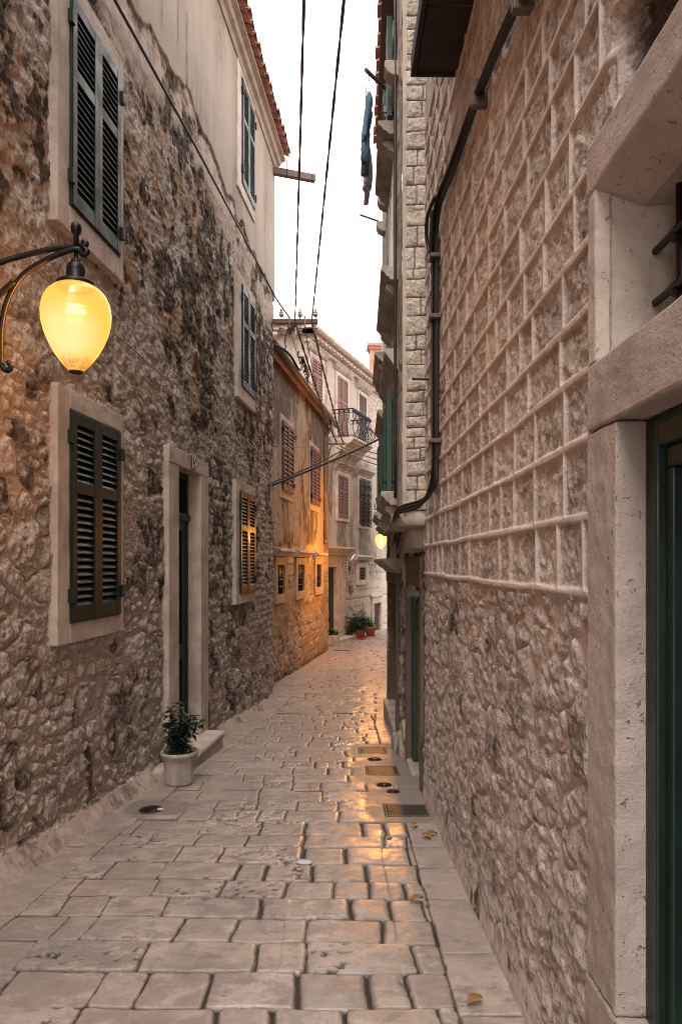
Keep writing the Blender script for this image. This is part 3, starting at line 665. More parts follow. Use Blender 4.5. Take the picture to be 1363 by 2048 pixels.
# ------------------------------------------------------------------ right house with the ribbon-pointed ashlar
W = Wall(.68, -.0046, -1)
house_r = thing('ashlar_house', W.P(4, g(4)), 'rough ashlar house on the right with raised mortar ribbons and a deep dark doorway', 'house')
zr = [-.60, -.0875, .1225, .33, .516, .684, .868]
rr_ = random.Random(12)
while zr[-1] < 6.3: zr.append(zr[-1] + rr_.uniform(.165, .215))
def holes(Y, Z, L_):
    h = np.zeros(Y.shape, bool)
    for a_, b_, c_, d_ in L_: h |= (Y > a_) & (Y < b_) & (Z > c_) & (Z < d_)
    return h
def hf_right(Y, Z):
    dv, du, rid = courses(Y, Z, zr, .17, .40, 301, .007)
    up = Z > -.0875 - .021
    hv = .010 + .008 * fbm(Y * 1.5, Z * 1.5, 302, 3)
    rib = np.maximum(ss(hv + .003, hv - .003, dv), ss(hv * .75 + .003, hv * .75 - .003, du)) * up
    f3 = fbm(Y * 5, Z * 5, 303, 4) - .5; f9 = fbm(Y * 15, Z * 15, 304, 4, .6) - .5; f30 = fbm(Y * 42, Z * 42, 305, 3, .6) - .5
    sponge = np.abs(fbm(Y * 10, Z * 10, 306, 4, .65) - .5)
    nu = .006 + (rid - .5) * .008 + f3 * .010 + f9 * .018 + f30 * .010 - .022 * sponge * (.4 + rid)
    k1 = chips(Y, Z, .07, 321); k2 = chips(Y, Z, .028, 327)
    nu = -.001 + .62 * (nu - .004) + .005 * k1 + .004 * k2; nu = np.minimum(nu, .009)
    edge = ss(.0, .045, np.minimum(dv, du))
    nu = nu * (.45 + .55 * edge)
    nu = nu * (1 - rib) + rib * (.0095 + .0015 * f9 + .003 * f3)
    d1, r1, q1 = cells(Y, Z, .36, .22, 311, .7, 3.0, .36); d0, r0, q0 = cells(Y, Z, .18, .115, 313, .8, 2.8, .36)
    sm_ = q1 < .55; d1 = np.where(sm_, np.minimum(d1, d0), d1); r1 = np.where(sm_, r0, r1); q1 = np.where(sm_, q0, q1)
    m1 = ss(.003, .014, d1 - .020 * (fbm(Y * 2.5, Z * 2.5, 312, 3) - .45))
    cv = ss(.007, .0, np.abs(d1 - .020 * (fbm(Y * 2.5, Z * 2.5, 312, 3) - .45) - .003))
    nd = -.0035 * cv + m1 * .62 * (.004 + (.006 + .016 * r1) * np.sqrt(np.clip(d1 / .07, 0, 1)) + .012 * f3 + .014 * f9 + .011 * k1 + .007 * k2 - .024 * sponge * (.3 + r1)) + (1 - m1) * (-.004 + .012 * f9) - .004 + f30 * .006 * m1
    n = np.where(up, nu, nd); st = np.where(up, 1 - rib, m1); r = np.where(up, rid, r1)
    big = fbm(Y * 1.4, Z * 1.4, 307, 4)
    stain = np.where(up, .30 * ss(.5, .68, fbm(Y * 4, Z * 4, 308, 4)) * (1 - rib), .30 * ss(.42, .64, big) * m1 + .5 * (q1 > .78) * m1 * ss(.4, .6, fbm(Y * 6, Z * 6, 314, 3)))
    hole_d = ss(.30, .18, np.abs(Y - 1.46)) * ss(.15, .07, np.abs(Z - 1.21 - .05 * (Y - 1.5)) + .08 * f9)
    n = n - .07 * hole_d; stain = np.maximum(stain, hole_d); st = np.maximum(st, hole_d)  # hollow above the lintel; its shade is painted black through stain
    smooth = ss(1.95, 1.88, Y + .02 * f9) * ss(1.0, .9, Z)
    gg = gz(Y); t = np.clip((gg + .07 - Z) / .07, 0, 1.5); t2 = ss(gg + .22, gg + .02, Z); n = n * (1 - t2) + t2 * (.014 + .006 * f3 + .10 * np.clip(gg + .05 - Z, 0, .1)); st = st * (1 - .8 * ss(gg + .10, gg + .03, Z + .03 * f3))
    n = np.clip(n, -.09, .05); n = np.where((Y < 1.875) & (Z < 1.09), -.02, n)
    hole = (Y > .42) & (Y < 1.80) & (Z < 1.02) & (Z > -3)
    return n, dict(stone=st, rnd=r, stain=stain, plas=np.zeros_like(n)), hole
Ys = list(np.arange(-6, 1.2, .1)) + spaced(1.2, 5.46, lambda y: min(.018, max(.0055, .0018 * y * y)))
zl = list(np.arange(-2.2, 3.4, .0065)) + list(np.arange(3.5, 6.3, .04))
patch_mesh('wall', [wallgrid(W, Ys, zl, hf_right)], M['rub_r'], house_r)
c = MB(); c.wbox(W, -6, 5.4, 6.25, 6.4, -3, .15); c.build('roof', M['tile'], house_r)
# doorway surround, its lintel doubles as the sill of the window above
dd = MB()
dd.wbox(W, 1.692, 1.886, -1.10, .343, -.28, .010)
dr = roughen(dd.build('door', M['jamb'], house_r, .007), 6, .008, .06)
MB().wbox(W, .25, 1.872, .347, .522, -.30, .014).build('lintel', M['jamb'], dr, .008)
roughen(dr.children[-1], 6, .007, .07)
MB().wbox(W, .2, 1.90, -1.75, -1.104, -.30, .012).build('threshold', M['jamb'], dr, .01)
roughen(dr.children[-1], 5, .012, .09)
MB().wbox(W, .25, .44, -1.10, .343, -.28, .010).build('jamb', M['jamb'], dr, .007)
fr = MB()
fr.wbox(W, 1.63, 1.692, -1.10, .343, -.14, -.062); fr.wbox(W, .44, .50, -1.10, .343, -.14, -.062); fr.wbox(W, .50, 1.63, .27, .343, -.14, -.062)
fr.wbox(W, .50, 1.63, .22, .27, -.135, -.082); fr.wbox(W, 1.595, 1.63, -1.10, .22, -.135, -.082)
fr.build('door_frame', M['door'], dr, .005)
for y0, y1 in ((1.07, 1.592), (.535, 1.065)):
    lf = MB(); s = .085
    lf.wbox(W, y0, y1, -1.10, .218, -.16, -.13)
    for a in ((y0, y0 + s, -1.10, .218), (y1 - s, y1, -1.10, .218), (y0 + s, y1 - s, .13, .218), (y0 + s, y1 - s, -.45, -.30), (y0 + s, y1 - s, -1.10, -.98)): lf.wbox(W, *a, -.13, -.108)
    for z0, z1 in ((-.30, .13), (-.98, -.45)):
        ya, yb = y0 + s, y1 - s; q = .03
        for a in ((ya, ya + q, z0, z1), (yb - q, yb, z0, z1), (ya + q, yb - q, z0, z0 + q), (ya + q, yb - q, z1 - q, z1)): lf.wbox(W, *a, -.13, -.092)
        lf.wbox(W, ya + .065, yb - .065, z0 + .065, z1 - .065, -.13, -.100)
    lf.build('door_leaf', M['door'], dr, .006)
hd = MB(); hd.tube([W.P(1.09, -.42, -.108), W.P(1.09, -.42, -.05), W.P(1.20, -.42, -.05)], .009, 8); hd.build('handle', M['iron'], dr)
wn = MB()
wn.wvprism(W, [(1.876, .012), (1.82, .012), (1.775, -.095), (1.73, -.30), (1.876, -.30)], .522, .985)
ow = roughen(wn.build('barred_window', M['dressed'], house_r, .006), 5, .008, .08)
MB().wprism(W, [(.016, 1.10), (.016, .975), (-.095, .902), (-.30, .902), (-.30, 1.10)], .3, 1.88).build('lintel', M['jamb'], ow, .008)
roughen(ow.children[-1], 6, .008, .08)
MB().wvprism(W, [(.33, .012), (.40, .012), (.45, -.095), (.5, -.30), (.33, -.30)], .522, .90).build('jamb', M['dressed'], ow, .006)
MB().wbox(W, .48, 1.76, .5, .92, -.30, -.27).build('pane', M['glass'], ow)
fr = MB()
fr.wbox(W, 1.69, 1.745, .522, .902, -.27, -.225); fr.wbox(W, .5, .55, .522, .902, -.27, -.225); fr.wbox(W, .55, 1.69, .522, .57, -.27, -.225); fr.wbox(W, .55, 1.69, .86, .902, -.27, -.225)
fr.build('frame', M['barewood'], ow, .004)
gr = MB()
for y in (1.665, 1.45, 1.23, 1.01, .79, .6): gr.tube([W.P(y, .522, -.135), W.P(y, .902, -.135)], .0115, 10)
for z in (.655, .785):
    gr.tube([W.P(1.765, z, -.12), W.P(.5, z, -.12)], .0095, 10)
    for y in (1.665, 1.45, 1.23, 1.01): gr.tube([W.P(y + .016, z, -.13), W.P(y - .016, z, -.13)], .019, 10)
gr.build('grille', M['iron'], ow)
# planked canopy high on the wall
cn = thing('wooden_canopy', W.P(3.0, 2.8, .05), 'dark planked wooden canopy jutting from the right wall at the top of the photo', 'canopy')
for y0, y1 in ((1.2, 2.38), (2.39, 3.52), (3.53, 4.0)): MB().wbox(W, y0, y1, 2.80, 2.825, -.02, .232).build('plank', M['darkwood'], cn, .004)
MB().wbox(W, 1.2, 4.02, 2.785, 2.90, .236, .262).build('fascia', M['darkwood'], cn, .004)
MB().wbox(W, 4.002, 4.022, 2.785, 2.90, -.02, .236).build('end_board', M['darkwood'], cn, .004)
MB().wbox(W, 1.2, 3.6, 2.902, 3.6, .21, .25).build('blind', plain('blue_grey_blind', (.05, .07, .10), .6), cn, .004)
# cable bundle clipped to the wall
cb = thing('cable_bundle', W.P(4.6, 1.5, .03), 'thick bundle of black cables clipped to the right wall, slanting down then dropping straight', 'cables')
path = [(1.75, 1.72), (2.45, 1.985), (3.2, 2.14), (3.9, 2.22), (4.42, 2.30), (4.60, 2.22), (4.64, 2.0), (4.64, 1.3), (4.64, .66)]
def smoothpath(p, k=6):
    p = [Vector(q) for q in p]; o = []
    for i in range(len(p) - 1):
        a, b, c_, d_ = p[max(i - 1, 0)], p[i], p[i + 1], p[min(i + 2, len(p) - 1)]
        for j in range(k):
            t = j / k
            o.append(.5 * ((2 * b) + (c_ - a) * t + (2 * a - 5 * b + 4 * c_ - d_) * t * t + (3 * b - a - 3 * c_ + d_) * t ** 3))
    return o + [p[-1]]
for i, (dn, dz, r) in enumerate(((.032, .0, .014), (.045, .023, .0115), (.027, -.023, .011), (.054, .004, .008))):
    pts = [W.P(y + (dz if z < 2.2 else 0), z + (dz if z >= 2.2 else 0), dn) for y, z in path]
    end = [W.P(4.72 + dz * 3, .50, dn + .01), W.P(5.0, .42 - dz, dn + .06), W.P(5.38, .40 - dz, .19 + dn * .5), (.45 + dz, 5.7, .34 - dz * .5), (.50, 6.6, .28), (.56, 7.6, .22)] if i < 3 else [W.P(4.72, .55, dn), W.P(4.9, .48, .05)]
    MB().tube(smoothpath(pts + end, 6), r, 8).build('cable', M['black'], cb)
MB().tube(smoothpath([W.P(4.45, 2.33, .06), W.P(4.62, 2.28, .09), W.P(4.72, 2.17, .08), W.P(4.66, 2.05, .06), W.P(4.60, 2.12, .07), W.P(4.52, 2.28, .07)]), .012, 8).build('cable', M['black'], cb)
for y, z in ((4.64, 2.02), (4.64, 1.62), (4.64, .80), (3.2, 2.14), (2.45, 1.985)):
    m = MB()
    if z < 2.1 and y > 4: m.wbox(W, y - .055, y + .055, z - .014, z + .014, .0, .075)
    else: m.wbox(W, y - .02, y + .02, z - .06, z + .06, .0, .072)
    m.build('clip', M['galv'], cb, .006)
tag(MB().tube([W.P(5.2, 1.36, .0), W.P(5.2, 1.365, .13)], .008, 6).build('wall_spike', M['rust'], None, origin=W.P(5.2, 1.36, 0)), 'short rusty spike sticking out of the right wall near the pale quoins', 'spike')

# ------------------------------------------------------------------ second right house: jettied above a rough ground floor
RL = Wall(.672, .0, -1); RU = Wall(.3386, .026, -1)
house_q = thing('jettied_house', RL.P(7, g(7)), 'narrow house past the right wall with pale block quoins, bracketed sills and old doors', 'house')
def hf_rl(Y, Z):
    d1, r1, q1 = cells(Y, Z, .42, .24, 411, .7, 2.6, .4); f3 = fbm(Y * 5, Z * 5, 412, 4) - .5; f9 = fbm(Y * 17, Z * 17, 413, 4, .6) - .5
    m = ss(.0, .03, d1); n = m * (.01 + .03 * r1) + f3 * .05 + f9 * .04
    stain = .85 * ss(.36, .58, fbm(Y * 2, Z * 1.2, 414, 4)) + .3 * ss(-.3, .3, Z)
    hole = ((Y > 5.70) & (Y < 6.72) & (Z < -.24)) | ((Y > 7.95) & (Y < 9.6) & (Z < -.25))
    return np.clip(n, -.05, .05) * ss(10.3, 9.6, Y), dict(stone=m, rnd=r1, stain=np.clip(stain, 0, 1), plas=np.zeros_like(n)), hole
patch_mesh('lower_wall', [wallgrid(RL, np.arange(5.45, 10.25, .02), np.arange(-2.6, .47, .014), hf_rl)], M['rub_r'], house_q)
def hf_ru(Y, Z):
    f3 = fbm(Y * 3, Z * 3, 421, 4) - .5; f9 = fbm(Y * 17, Z * 17, 422, 4, .6) - .5
    d1, r1, q1 = cells(Y, Z, .40, .22, 423, .6, 2.8, .3); m = ss(0, .02, d1)
    pl = ss(.40, .55, fbm(Y * 1.3, Z * 1.3, 424, 3))
    return m * .012 * (1 - pl) + f3 * .015 + f9 * .015, dict(stone=m, rnd=r1, stain=.6 * ss(.48, .66, fbm(Y * 2, Z * 1.1, 425, 4)), plas=pl), None
patch_mesh('upper_wall', [wallgrid(RU, np.arange(5.44, 10.22, .02), np.arange(.42, 5.25, .02), hf_ru)], M['quoin'], house_q)
qy = [34, 59, 84, 111, 142, 171, 203, 235, 265, 301, 333, 371, 411, 453, 494, 538, 559, 596, 633, 671, 701, 730, 782, 805, 833, 856, 875, 897, 923, 952, 981, 1012]
qz = sorted([(HZ - y) * .003886 for y in qy] + [4.36 + .11 * k for k in range(1, 9)]); qz[0] = .40
xs = np.arange(.476, .700, .0055); zs_ = np.arange(.40, 5.25, .006)
X, Z = np.meshgrid(xs, zs_)
def quoins(X, Z):
    k = np.clip(np.searchsorted(qz, Z + .012 * (fbm(X * 9, Z * 9, 431, 3) - .5) - .04 * (X - .58)) - 1, 0, len(qz) - 2)
    qa = np.array(qz); zz = Z + .012 * (fbm(X * 9, Z * 9, 431, 3) - .5) - .04 * (X - .58)
    dv = np.minimum(zz - qa[k], qa[k + 1] - zz)
    vj = h2(k, k * 0, 433); xj = np.where(vj > .45, .56 + .10 * h2(k, k * 0 + 1, 433), 9.); r = h2(k, (X > xj).astype(np.int64), 434)
    d = np.minimum(np.minimum(dv, np.abs(X - xj)), .03 + X - .476)
    f = fbm(X * 14, Z * 14, 435, 4, .6) - .5; f2 = fbm(X * 30, Z * 45, 436, 3) - .5
    st = ss(.0015, .006, d)
    n = st * (.012 + .006 * ss(.0, .03, d) * (.4 + r) + .014 * f + .010 * f2 + .008 * chips(X, Z, .07, 441) + .005 * (r - .5))
    # plaster strip along the edge to the street
    e = ss(.512, .500, X + .03 * (fbm(X * 5, Z * 5, 437, 3) - .5))
    return n * (1 - e) + e * (.012 + .008 * f), dict(stone=np.maximum(st, e * .9), rnd=r, stain=.3 * ss(.55, .7, fbm(X * 8, Z * 6, 438, 4)), plas=e)
n, at = quoins(X, Z)
patch_mesh('quoin', [(np.stack([X, 5.44 - n, Z], -1), None, at)], M['quoin'], house_q)
# rough corbel stones that carry the corner
def rock(mb, c, sx, sy, sz, seed, prof=None):
    r = random.Random(seed); vs = []; U, V_ = 12, 10
    for i in range(V_ + 1):
        a = math.pi * i / V_
        for j in range(U):
            b = 2 * math.pi * j / U
            p = [math.sin(a) * math.cos(b), math.sin(a) * math.sin(b), math.cos(a)]
            p = [math.copysign(abs(q) ** .3, q) for q in p]; k = 1 + r.uniform(-.10, .05)
            vs.append((c[0] + sx * p[0] * k, c[1] + sy * p[1] * k, c[2] + sz * p[2] * k))
    mb.add(vs, [(i * U + j, i * U + (j + 1) % U, (i + 1) * U + (j + 1) % U, (i + 1) * U + j) for i in range(V_) for j in range(U)], True)
m = MB(); rock(m, (.60, 5.95, .345), .17, .56, .075, 71); rock(m, (.65, 5.95, .21), .11, .44, .13, 72)
m.build('corbel_stone', M['bracket'], house_q)
MB().wbox(RU, 6.5, 10.15, .38, .418, -.3, -.005).build('jetty_floor', M['soffit'], house_q)
e = MB(); e.add([(.672, 10.24, -2.6), (3, 10.8, -2.6), (3, 10.8, .42), (.672, 10.24, .42), (RU.P(10.2, 0)[0], 10.2, .42), (3, 10.8, 5.2), (RU.P(10.2, 0)[0], 10.2, 5.2)], [(0, 1, 2, 3), (4, 2, 5, 6)]); e.build('end_wall', M['soffit'], house_q)
# eave with boards and tile ends
ev = MB(); ev.wbox(RU, 5.2, 8.8, 5.2, 5.24, -.3, .13); oe = ev.build('roof', M['barewood'], house_q, .004)
tl = MB()
for i in range(20):
    y = 5.2 + .185 * i
    for (n0, z0, n1, z1) in ((.16 + rl.uniform(-.015, .015), 5.255, -.5, 5.5),):
        vs = []
        for (nn_, z, rr) in ((n0, z0, .08), (n1, z1, .07)):
            for k in range(6): q = math.pi * k / 5; vs.append(RU.P(y + rr * math.cos(q), z + rr * .8 * math.sin(q), nn_))
        tl.add(vs, [tuple(range(6)), tuple(range(11, 5, -1))] + [(k, k + 1, 7 + k, 6 + k) for k in range(5)] + [(5, 0, 6, 11)])
tl.build('roof_tiles', M['tile'], oe)
def sill(Y0, Y1, z, label=None, out=.15, h=.20, mould=True):
    prof = [(-.02, z), (out, z), (out, z - .035), (out * .93, z - .045), (out * .80, z - .06), (out * .72, z - .085), (out * .55, z - .095), (out * .45, z - .12), (-.02, z - .12)]
    o = MB().wprism(RU, prof, Y0, Y1).build('sill', M['bracket'], house_q, .004)
    for yb in (Y0 + .10, Y1 - .24):
        pb = [(-.02, z - .12), (out * .62, z - .12), (out * .72, z - .14), (out * .70, z - .165), (out * .52, z - .18), (out * .42, z - .205), (out * .26, z - .215), (out * .14, z - .235), (-.02, z - .235)]
        b = MB().wprism(RU, pb, yb, yb + .14); b.build('bracket', M['bracket'], o, .005)
    return o
for z in (.62, 2.58):
    sill(6.08, 7.70, z); sill(8.55, 10.0, z)
sill(6.25, 7.45, 3.95, out=.17)
for y in (5.98, 6.58, 8.18, 8.80):
    MB().wprism(RU, [(-.03, 4.30), (.12, 4.30), (.125, 4.25), (.10, 4.20), (.05, 4.17), (-.03, 4.16)], y, y + .16).build('shelf_corbel', M['bracket'], house_q, .01)
def hood(Y0, Y1, z, out):
    MB().wprism(RU, [(-.02, z), (out, z), (out, z - .03), (out * .8, z - .06), (out * .5, z - .11), (out * .25, z - .16), (-.02, z - .2)], Y0, Y1).build('window_hood', M['bracket'], house_q, .004)
hood(6.08, 7.75, 1.86, .12); hood(8.5, 10.0, 1.86, .12)
def house_window(ya, yb, za, zb, mat, frame, leaf):
    f = MB(); e = .05
    f.wbox(RU, ya - .1, ya, za, zb + .1, -.05, .03); f.wbox(RU, yb, yb + .1, za, zb + .1, -.05, .03); f.wbox(RU, ya, yb, zb, zb + .1, -.05, .03)
    o = f.build('window', M['dressed'], house_q, .004)
    MB().wbox(RU, ya, yb, za, zb, -.02, .022).build('pane', M['glass'], o)
    k = MB(); m_ = (ya + yb) / 2
    for a in ((ya, ya + e, za, zb), (yb - e, yb, za, zb), (m_ - e / 2, m_ + e / 2, za, zb), (ya + e, yb - e, za, za + e), (ya + e, yb - e, zb - e, zb)): k.wbox(RU, *a, .015, .034)
    k.build('frame', frame, o, .003)
    if leaf:
        wd = (yb - ya) / 2
        for y0, y1 in ((ya - wd - .03, ya - .03), (yb + .03, yb + wd + .03)):
            m = MB(); louvre_leaf(m, RU, y0, y1, za + .01, zb - .02, .045, .6, th=.045); m.build('shutter', mat, o, .003)
            hk = MB(); hk.tube([RU.P((y0 + y1) / 2, za + .12, .0), RU.P((y0 + y1) / 2, za + .12, .12), RU.P((y0 + y1) / 2, za + .2, .125)], .008, 6); hk.build('shutter_hook', M['iron'], o)
    return o
house_window(6.62, 7.16, .62, 1.60, M['green'], M['green'], True)
house_window(9.0, 9.55, .62, 1.60, M['green'], M['green'], True)
house_window(6.55, 7.2, 2.58, 3.62, M['green'], M['white'], False)
house_window(9.0, 9.6, 2.58, 3.62, M['green'], M['white'], False)
house_window(6.55, 7.1, 3.98, 4.9, M['green'], M['green'], True)
dp = MB(); dp.tube([RU.P(5.99, z, .03) for z in np.linspace(.55, 5.1, 12)], .013, 8); dp.build('downpipe', M['black'], house_q)
# doorway with moulded cornice
dk = MB()
dk.wbox(RL, 7.78, 7.95, g(7.8) - .1, -.12, -.2, .055); dk.wbox(RL, 9.6, 9.85, g(9.7) - .1, -.12, -.2, .02); dk.wbox(RL, 7.95, 9.6, -.25, -.12, -.2, .055)
od = dk.build('cornice_door', M['barewood'], house_q, .006)
MB().wprism(RL, [(-.05, .045), (.22, .045), (.22, .015), (.20, .0), (.16, -.03), (.13, -.06), (.08, -.09), (.06, -.12), (-.05, -.12)], 7.68, 9.8).build('cornice', M['bracket'], od, .004)
MB().wbox(RL, 7.95, 9.6, g(8.8), -.25, -.24, -.2).build('door_leaf', M['darkwood'], od)
MB().wbox(RL, 7.9, 9.7, g(9.7) - .1, g(7.8) + .12, -.2, .085).build('doorstep', M['bracket'], od, .012)
# worn narrow green door
z0 = g(6.2)
dg = MB()
dg.wbox(RL, 5.60, 5.72, z0 - .05, -.20, -.15, .035); dg.wbox(RL, 6.70, 6.80, z0 - .05, -.20, -.15, .05); dg.wbox(RL, 5.60, 6.80, -.20, .05, -.15, .045)
og = dg.build('green_door', M['barewood'], house_q, .006)
lf = MB(); lf.wbox(RL, 5.72, 6.70, z0 + .02, -.32, -.10, -.06)
for k in range(6):
    y = 5.86 + .12 * k; lf.wbox(RL, y, y + .10, -1.35, -.62, -.06, -.035)
for k in range(7):
    z = z0 + .05 + .075 * k; lf.wbox(RL, 5.84, 6.56, z, z + .068, -.06, -.04 + .004 * (k % 2))
lf.wbox(RL, 5.84, 6.56, -.60, -.36, -.06, -.04)
lf.build('door_leaf', M['barewood'], og, .005)
st_ = MB(); st_.wbox(RL, 5.72, 5.84, z0 + .02, -.32, -.06, -.01); st_.wbox(RL, 6.56, 6.70, z0 + .02, -.32, -.06, .0)
st_.build('green_stile', M['oldgreen'], og, .005)
MB().wbox(RL, 6.0, 6.3, -1.50, -1.42, -.036, -.033).build('letter_slot', M['dark'], og)
MB().wbox(RL, 5.56, 6.82, g(6.8) - .3, z0 + .0, -.1, .05).build('door_sill', M['bracket'], og, .015)
m = MB(); rock(m, (.66, 7.1, g(7.1) + .09), .09, .16, .13, 4); rock(m, (.64, 7.45, g(7.4) + .05), .1, .13, .1, 9); rock(m, (.66, 6.95, g(6.9) + .26), .06, .09, .1, 2); m.build('footing_stone', M['bracket'], house_q)

# ------------------------------------------------------------------ poles and washing
def pole(a, b, r, label, name='clothes_pole'):
    t = thing(name, a, label, 'pole', 'wooden washing poles on the right house')
    MB().tube([a, b], r, 6).build('rod', M['wood'], t); q = Vector(b) + (Vector(a) - Vector(b)) * .1
    MB().tube([q, q + Vector((0, 0, -.07)), q + Vector((.012, 0, -.085))], .004, 5).build('hook', M['iron'], t)
pole((.52, 7.0, 4.66), (.225, 6.35, 4.47), .018, 'nearer brown washing pole sticking out above the hanging jeans')
pole(RU.P(9.35, 4.52, -.02), (.25, 9.1, 4.52), .014, 'thin farther washing pole between two stone corbels, below the jeans')
tag(MB().tube([(.235, 6.40, 4.44), (.238, 7.2, 4.42), (.25, 9.08, 4.49)], .004, 5).build('clothesline', M['cable'], None, origin=(.235, 6.4, 4.44)), 'thin clothesline strung between the two washing poles', 'clothesline')
def hanging(name, mat, x, Y0, Y1, z0, z1, th, label, cat, seed, legs=0):
    r = random.Random(seed); m = MB(); NY, NZ = 14, 16
    for sgn in (-1, 1):
        vs = []
        for i in range(NZ + 1):
            for j in range(NY + 1):
                v = i / NZ; u = j / NY; z = z1 + (z0 - z1) * v
                z += .03 * math.sin(u * 5 + seed) * v
                fl = th * min(1, .12 + v * 5) * (.7 + .3 * math.sin(u * 9 + 3 * sgn)) + .012 * math.sin(u * 14 + v * 3 + seed)
                vs.append((x + sgn * fl + .02 * math.sin(v * 4 + seed), Y0 + (Y1 - Y0) * u, z))
        k = NY + 1
        m.add(vs, [(i * k + j, i * k + j + 1, (i + 1) * k + j + 1, (i + 1) * k + j) for i in range(NZ) for j in range(NY)], True)
    k = NY + 1; o2 = (NZ + 1) * k
    for i in range(NZ):
        for j in (0, NY): m.f.append([i * k + j, (i + 1) * k + j, o2 + (i + 1) * k + j, o2 + i * k + j]); m.sm.append(True); m.mi.append(0)
    for i in (0, NZ):
        for j in range(NY): m.f.append([i * k + j, i * k + j + 1, o2 + i * k + j + 1, o2 + i * k + j]); m.sm.append(False); m.mi.append(0)
    o = m.build(name, mat, None, origin=(x, (Y0 + Y1) / 2, z1))
    if legs:
        for q in range(legs):
            y = Y0 + (Y1 - Y0) * (.25 + .5 * q)
            MB().tube([(x, y, z0 + .12), (x - .01, y, z0 - .02), (x - .012, y + .01, z0 - .16)], [.036, .038, .04], 12, False).build('leg', mat, o).modifiers.new('solid', 'SOLIDIFY').thickness = .006
    return tag(o, label, cat)
hanging('jeans', M['jean'], .245, 6.58, 7.0, 3.98, 4.43, .034, 'blue denim jeans hanging from the clothesline against the sky', 'jeans', 1, 2)
hanging('hanging_cloth', M['cloth'], .26, 7.04, 7.5, 3.84, 4.42, .038, 'grey white cloth hanging behind the blue jeans', 'laundry', 5)

# ------------------------------------------------------------------ house round the bend that carries the far lamp (mostly hidden)
R3 = Wall(-.85, .148, -1)
house_b = thing('bend_house', R3.P(14, g(14)), 'plain plastered house round the right bend, hidden behind the jettied one', 'house')
def hf_r3(Y, Z):
    f = fbm(Y * 4, Z * 4, 501, 4) - .5
    return f * .03, dict(stone=f * 0 + .5, rnd=f + .5, stain=.4 * ss(.5, .7, fbm(Y, Z, 502, 4)), plas=f * 0 + 1), None
patch_mesh('wall', [wallgrid(R3, np.arange(10.25, 26, .1), np.arange(-3, 4.5, .1), hf_r3)], M['ochre'], house_b)

# ------------------------------------------------------------------ ochre house, lit by the far lamp
B2 = Wall(-3.221, .1418, 1)
house_o = thing('ochre_house', B2.P(16, g(16)), 'low ochre plastered house in the lamp glow with three small barred windows', 'house')
zs2 = [-2.9, -2.45, -2.2, -1.95, -1.72, -1.5, -1.27, -1.02, -.8, -.55, -.3, -.05, .2]
def hf_o(Y, Z):
    d1, r1, q1 = cells(Y, Z, .40, .24, 511, .7, 2.8, .35); dv, du, r2 = courses(Y, Z, zs2, .3, .7, 512, .02)
    f3 = fbm(Y * 3, Z * 3, 513, 4) - .5; f9 = fbm(Y * 9, Z * 9, 514, 4, .6) - .5
    pl = ss(.06, -.06, (.38 - Z) + .8 * (fbm(Y * 1.4, Z * 1.4, 515, 4) - .5))
    ash = ss(.42, .55, fbm(Y * .5 + 2, Z * .5, 516, 3)); m1 = ss(.0, .035, d1); m2 = ss(.006, .022, np.minimum(dv, du))
    st = m1 * (1 - ash) + m2 * ash
    n = st * (.02 + .02 * r1) + f3 * .05 + f9 * .05
    pl2 = np.maximum(pl, .8 * ss(.60, .68, fbm(Y * .9, Z * .9 + 7, 517, 3)))
    n = n * (1 - pl2) + pl2 * (.03 + .03 * f9 + .03 * f3 + .010 * chips(Y, Z, .16, 531) * ss(.4, .6, fbm(Y * 1.7, Z * 1.7, 532, 3)))
    gg = gz(Y)
    stain = .95 * ss(.40, .58, fbm(Y * 1.6, Z * .55, 518, 5, .62) + .10 * ss(1.5, 3.8, Z)) * pl + .5 * ss(.5, .65, fbm(Y * 2, Z * 2, 519, 4)) * (1 - pl)
    stain = np.maximum(stain, ss(.35, .0, Z - gg + .2 * f3) * .8)
    return n, dict(stone=st, rnd=r1 * (1 - ash) + r2 * ash, stain=np.clip(stain, 0, 1), plas=pl2), holes(Y, Z, ((13.55, 14.29, -.71, .02), (15.48, 16.36, -.73, .02), (17.82, 18.75, -.73, .02), (13.95, 15.05, 1.40, 2.9), (17.05, 18.3, 1.40, 2.9)))
patch_mesh('wall', [wallgrid(B2, spaced(11.9, 20.0, lambda y: .028), np.arange(-2.9, 3.95, .028), hf_o)], M['ochre'], house_o)
e = MB(); p0 = B2.P(20.0, 0, .02); p1 = B2.P(20.0, 0, -5)
e.add([(p0[0], p0[1], -3), (p1[0], p1[1], -3), (p1[0], p1[1], 3.95), (p0[0], p0[1], 3.95)], [(0, 1, 2, 3)]); e.build('end_wall', M['soffit'], house_o)
rf = MB(); rf.add([B2.P(11.8, 3.98, .22), B2.P(20.1, 3.98, .22), B2.P(20.1, 5.1, -4.5), B2.P(11.8, 5.1, -4.5), B2.P(11.8, 3.92, .22), B2.P(20.1, 3.92, .22), B2.P(20.1, 5.0, -4.5), B2.P(11.8, 5.0, -4.5)], [(0, 1, 2, 3), (7, 6, 5, 4), (0, 4, 5, 1), (1, 5, 6, 2), (2, 6, 7, 3), (3, 7, 4, 0)])
for i in range(44):
    y = 11.9 + .188 * i; vs = []
    for n, z in ((.24, 4.0), (-4.4, 5.09)):
        for k in range(6): q = math.pi * k / 5; vs.append(B2.P(y + .075 * math.cos(q), z + .055 * math.sin(q), n))
    rf.add(vs, [tuple(range(6)), tuple(range(11, 5, -1))] + [(k, k + 1, 7 + k, 6 + k) for k in range(5)] + [(5, 0, 6, 11)])
rf.build('roof', M['tile'], house_o)
gt = MB(); K = 9; vs = []
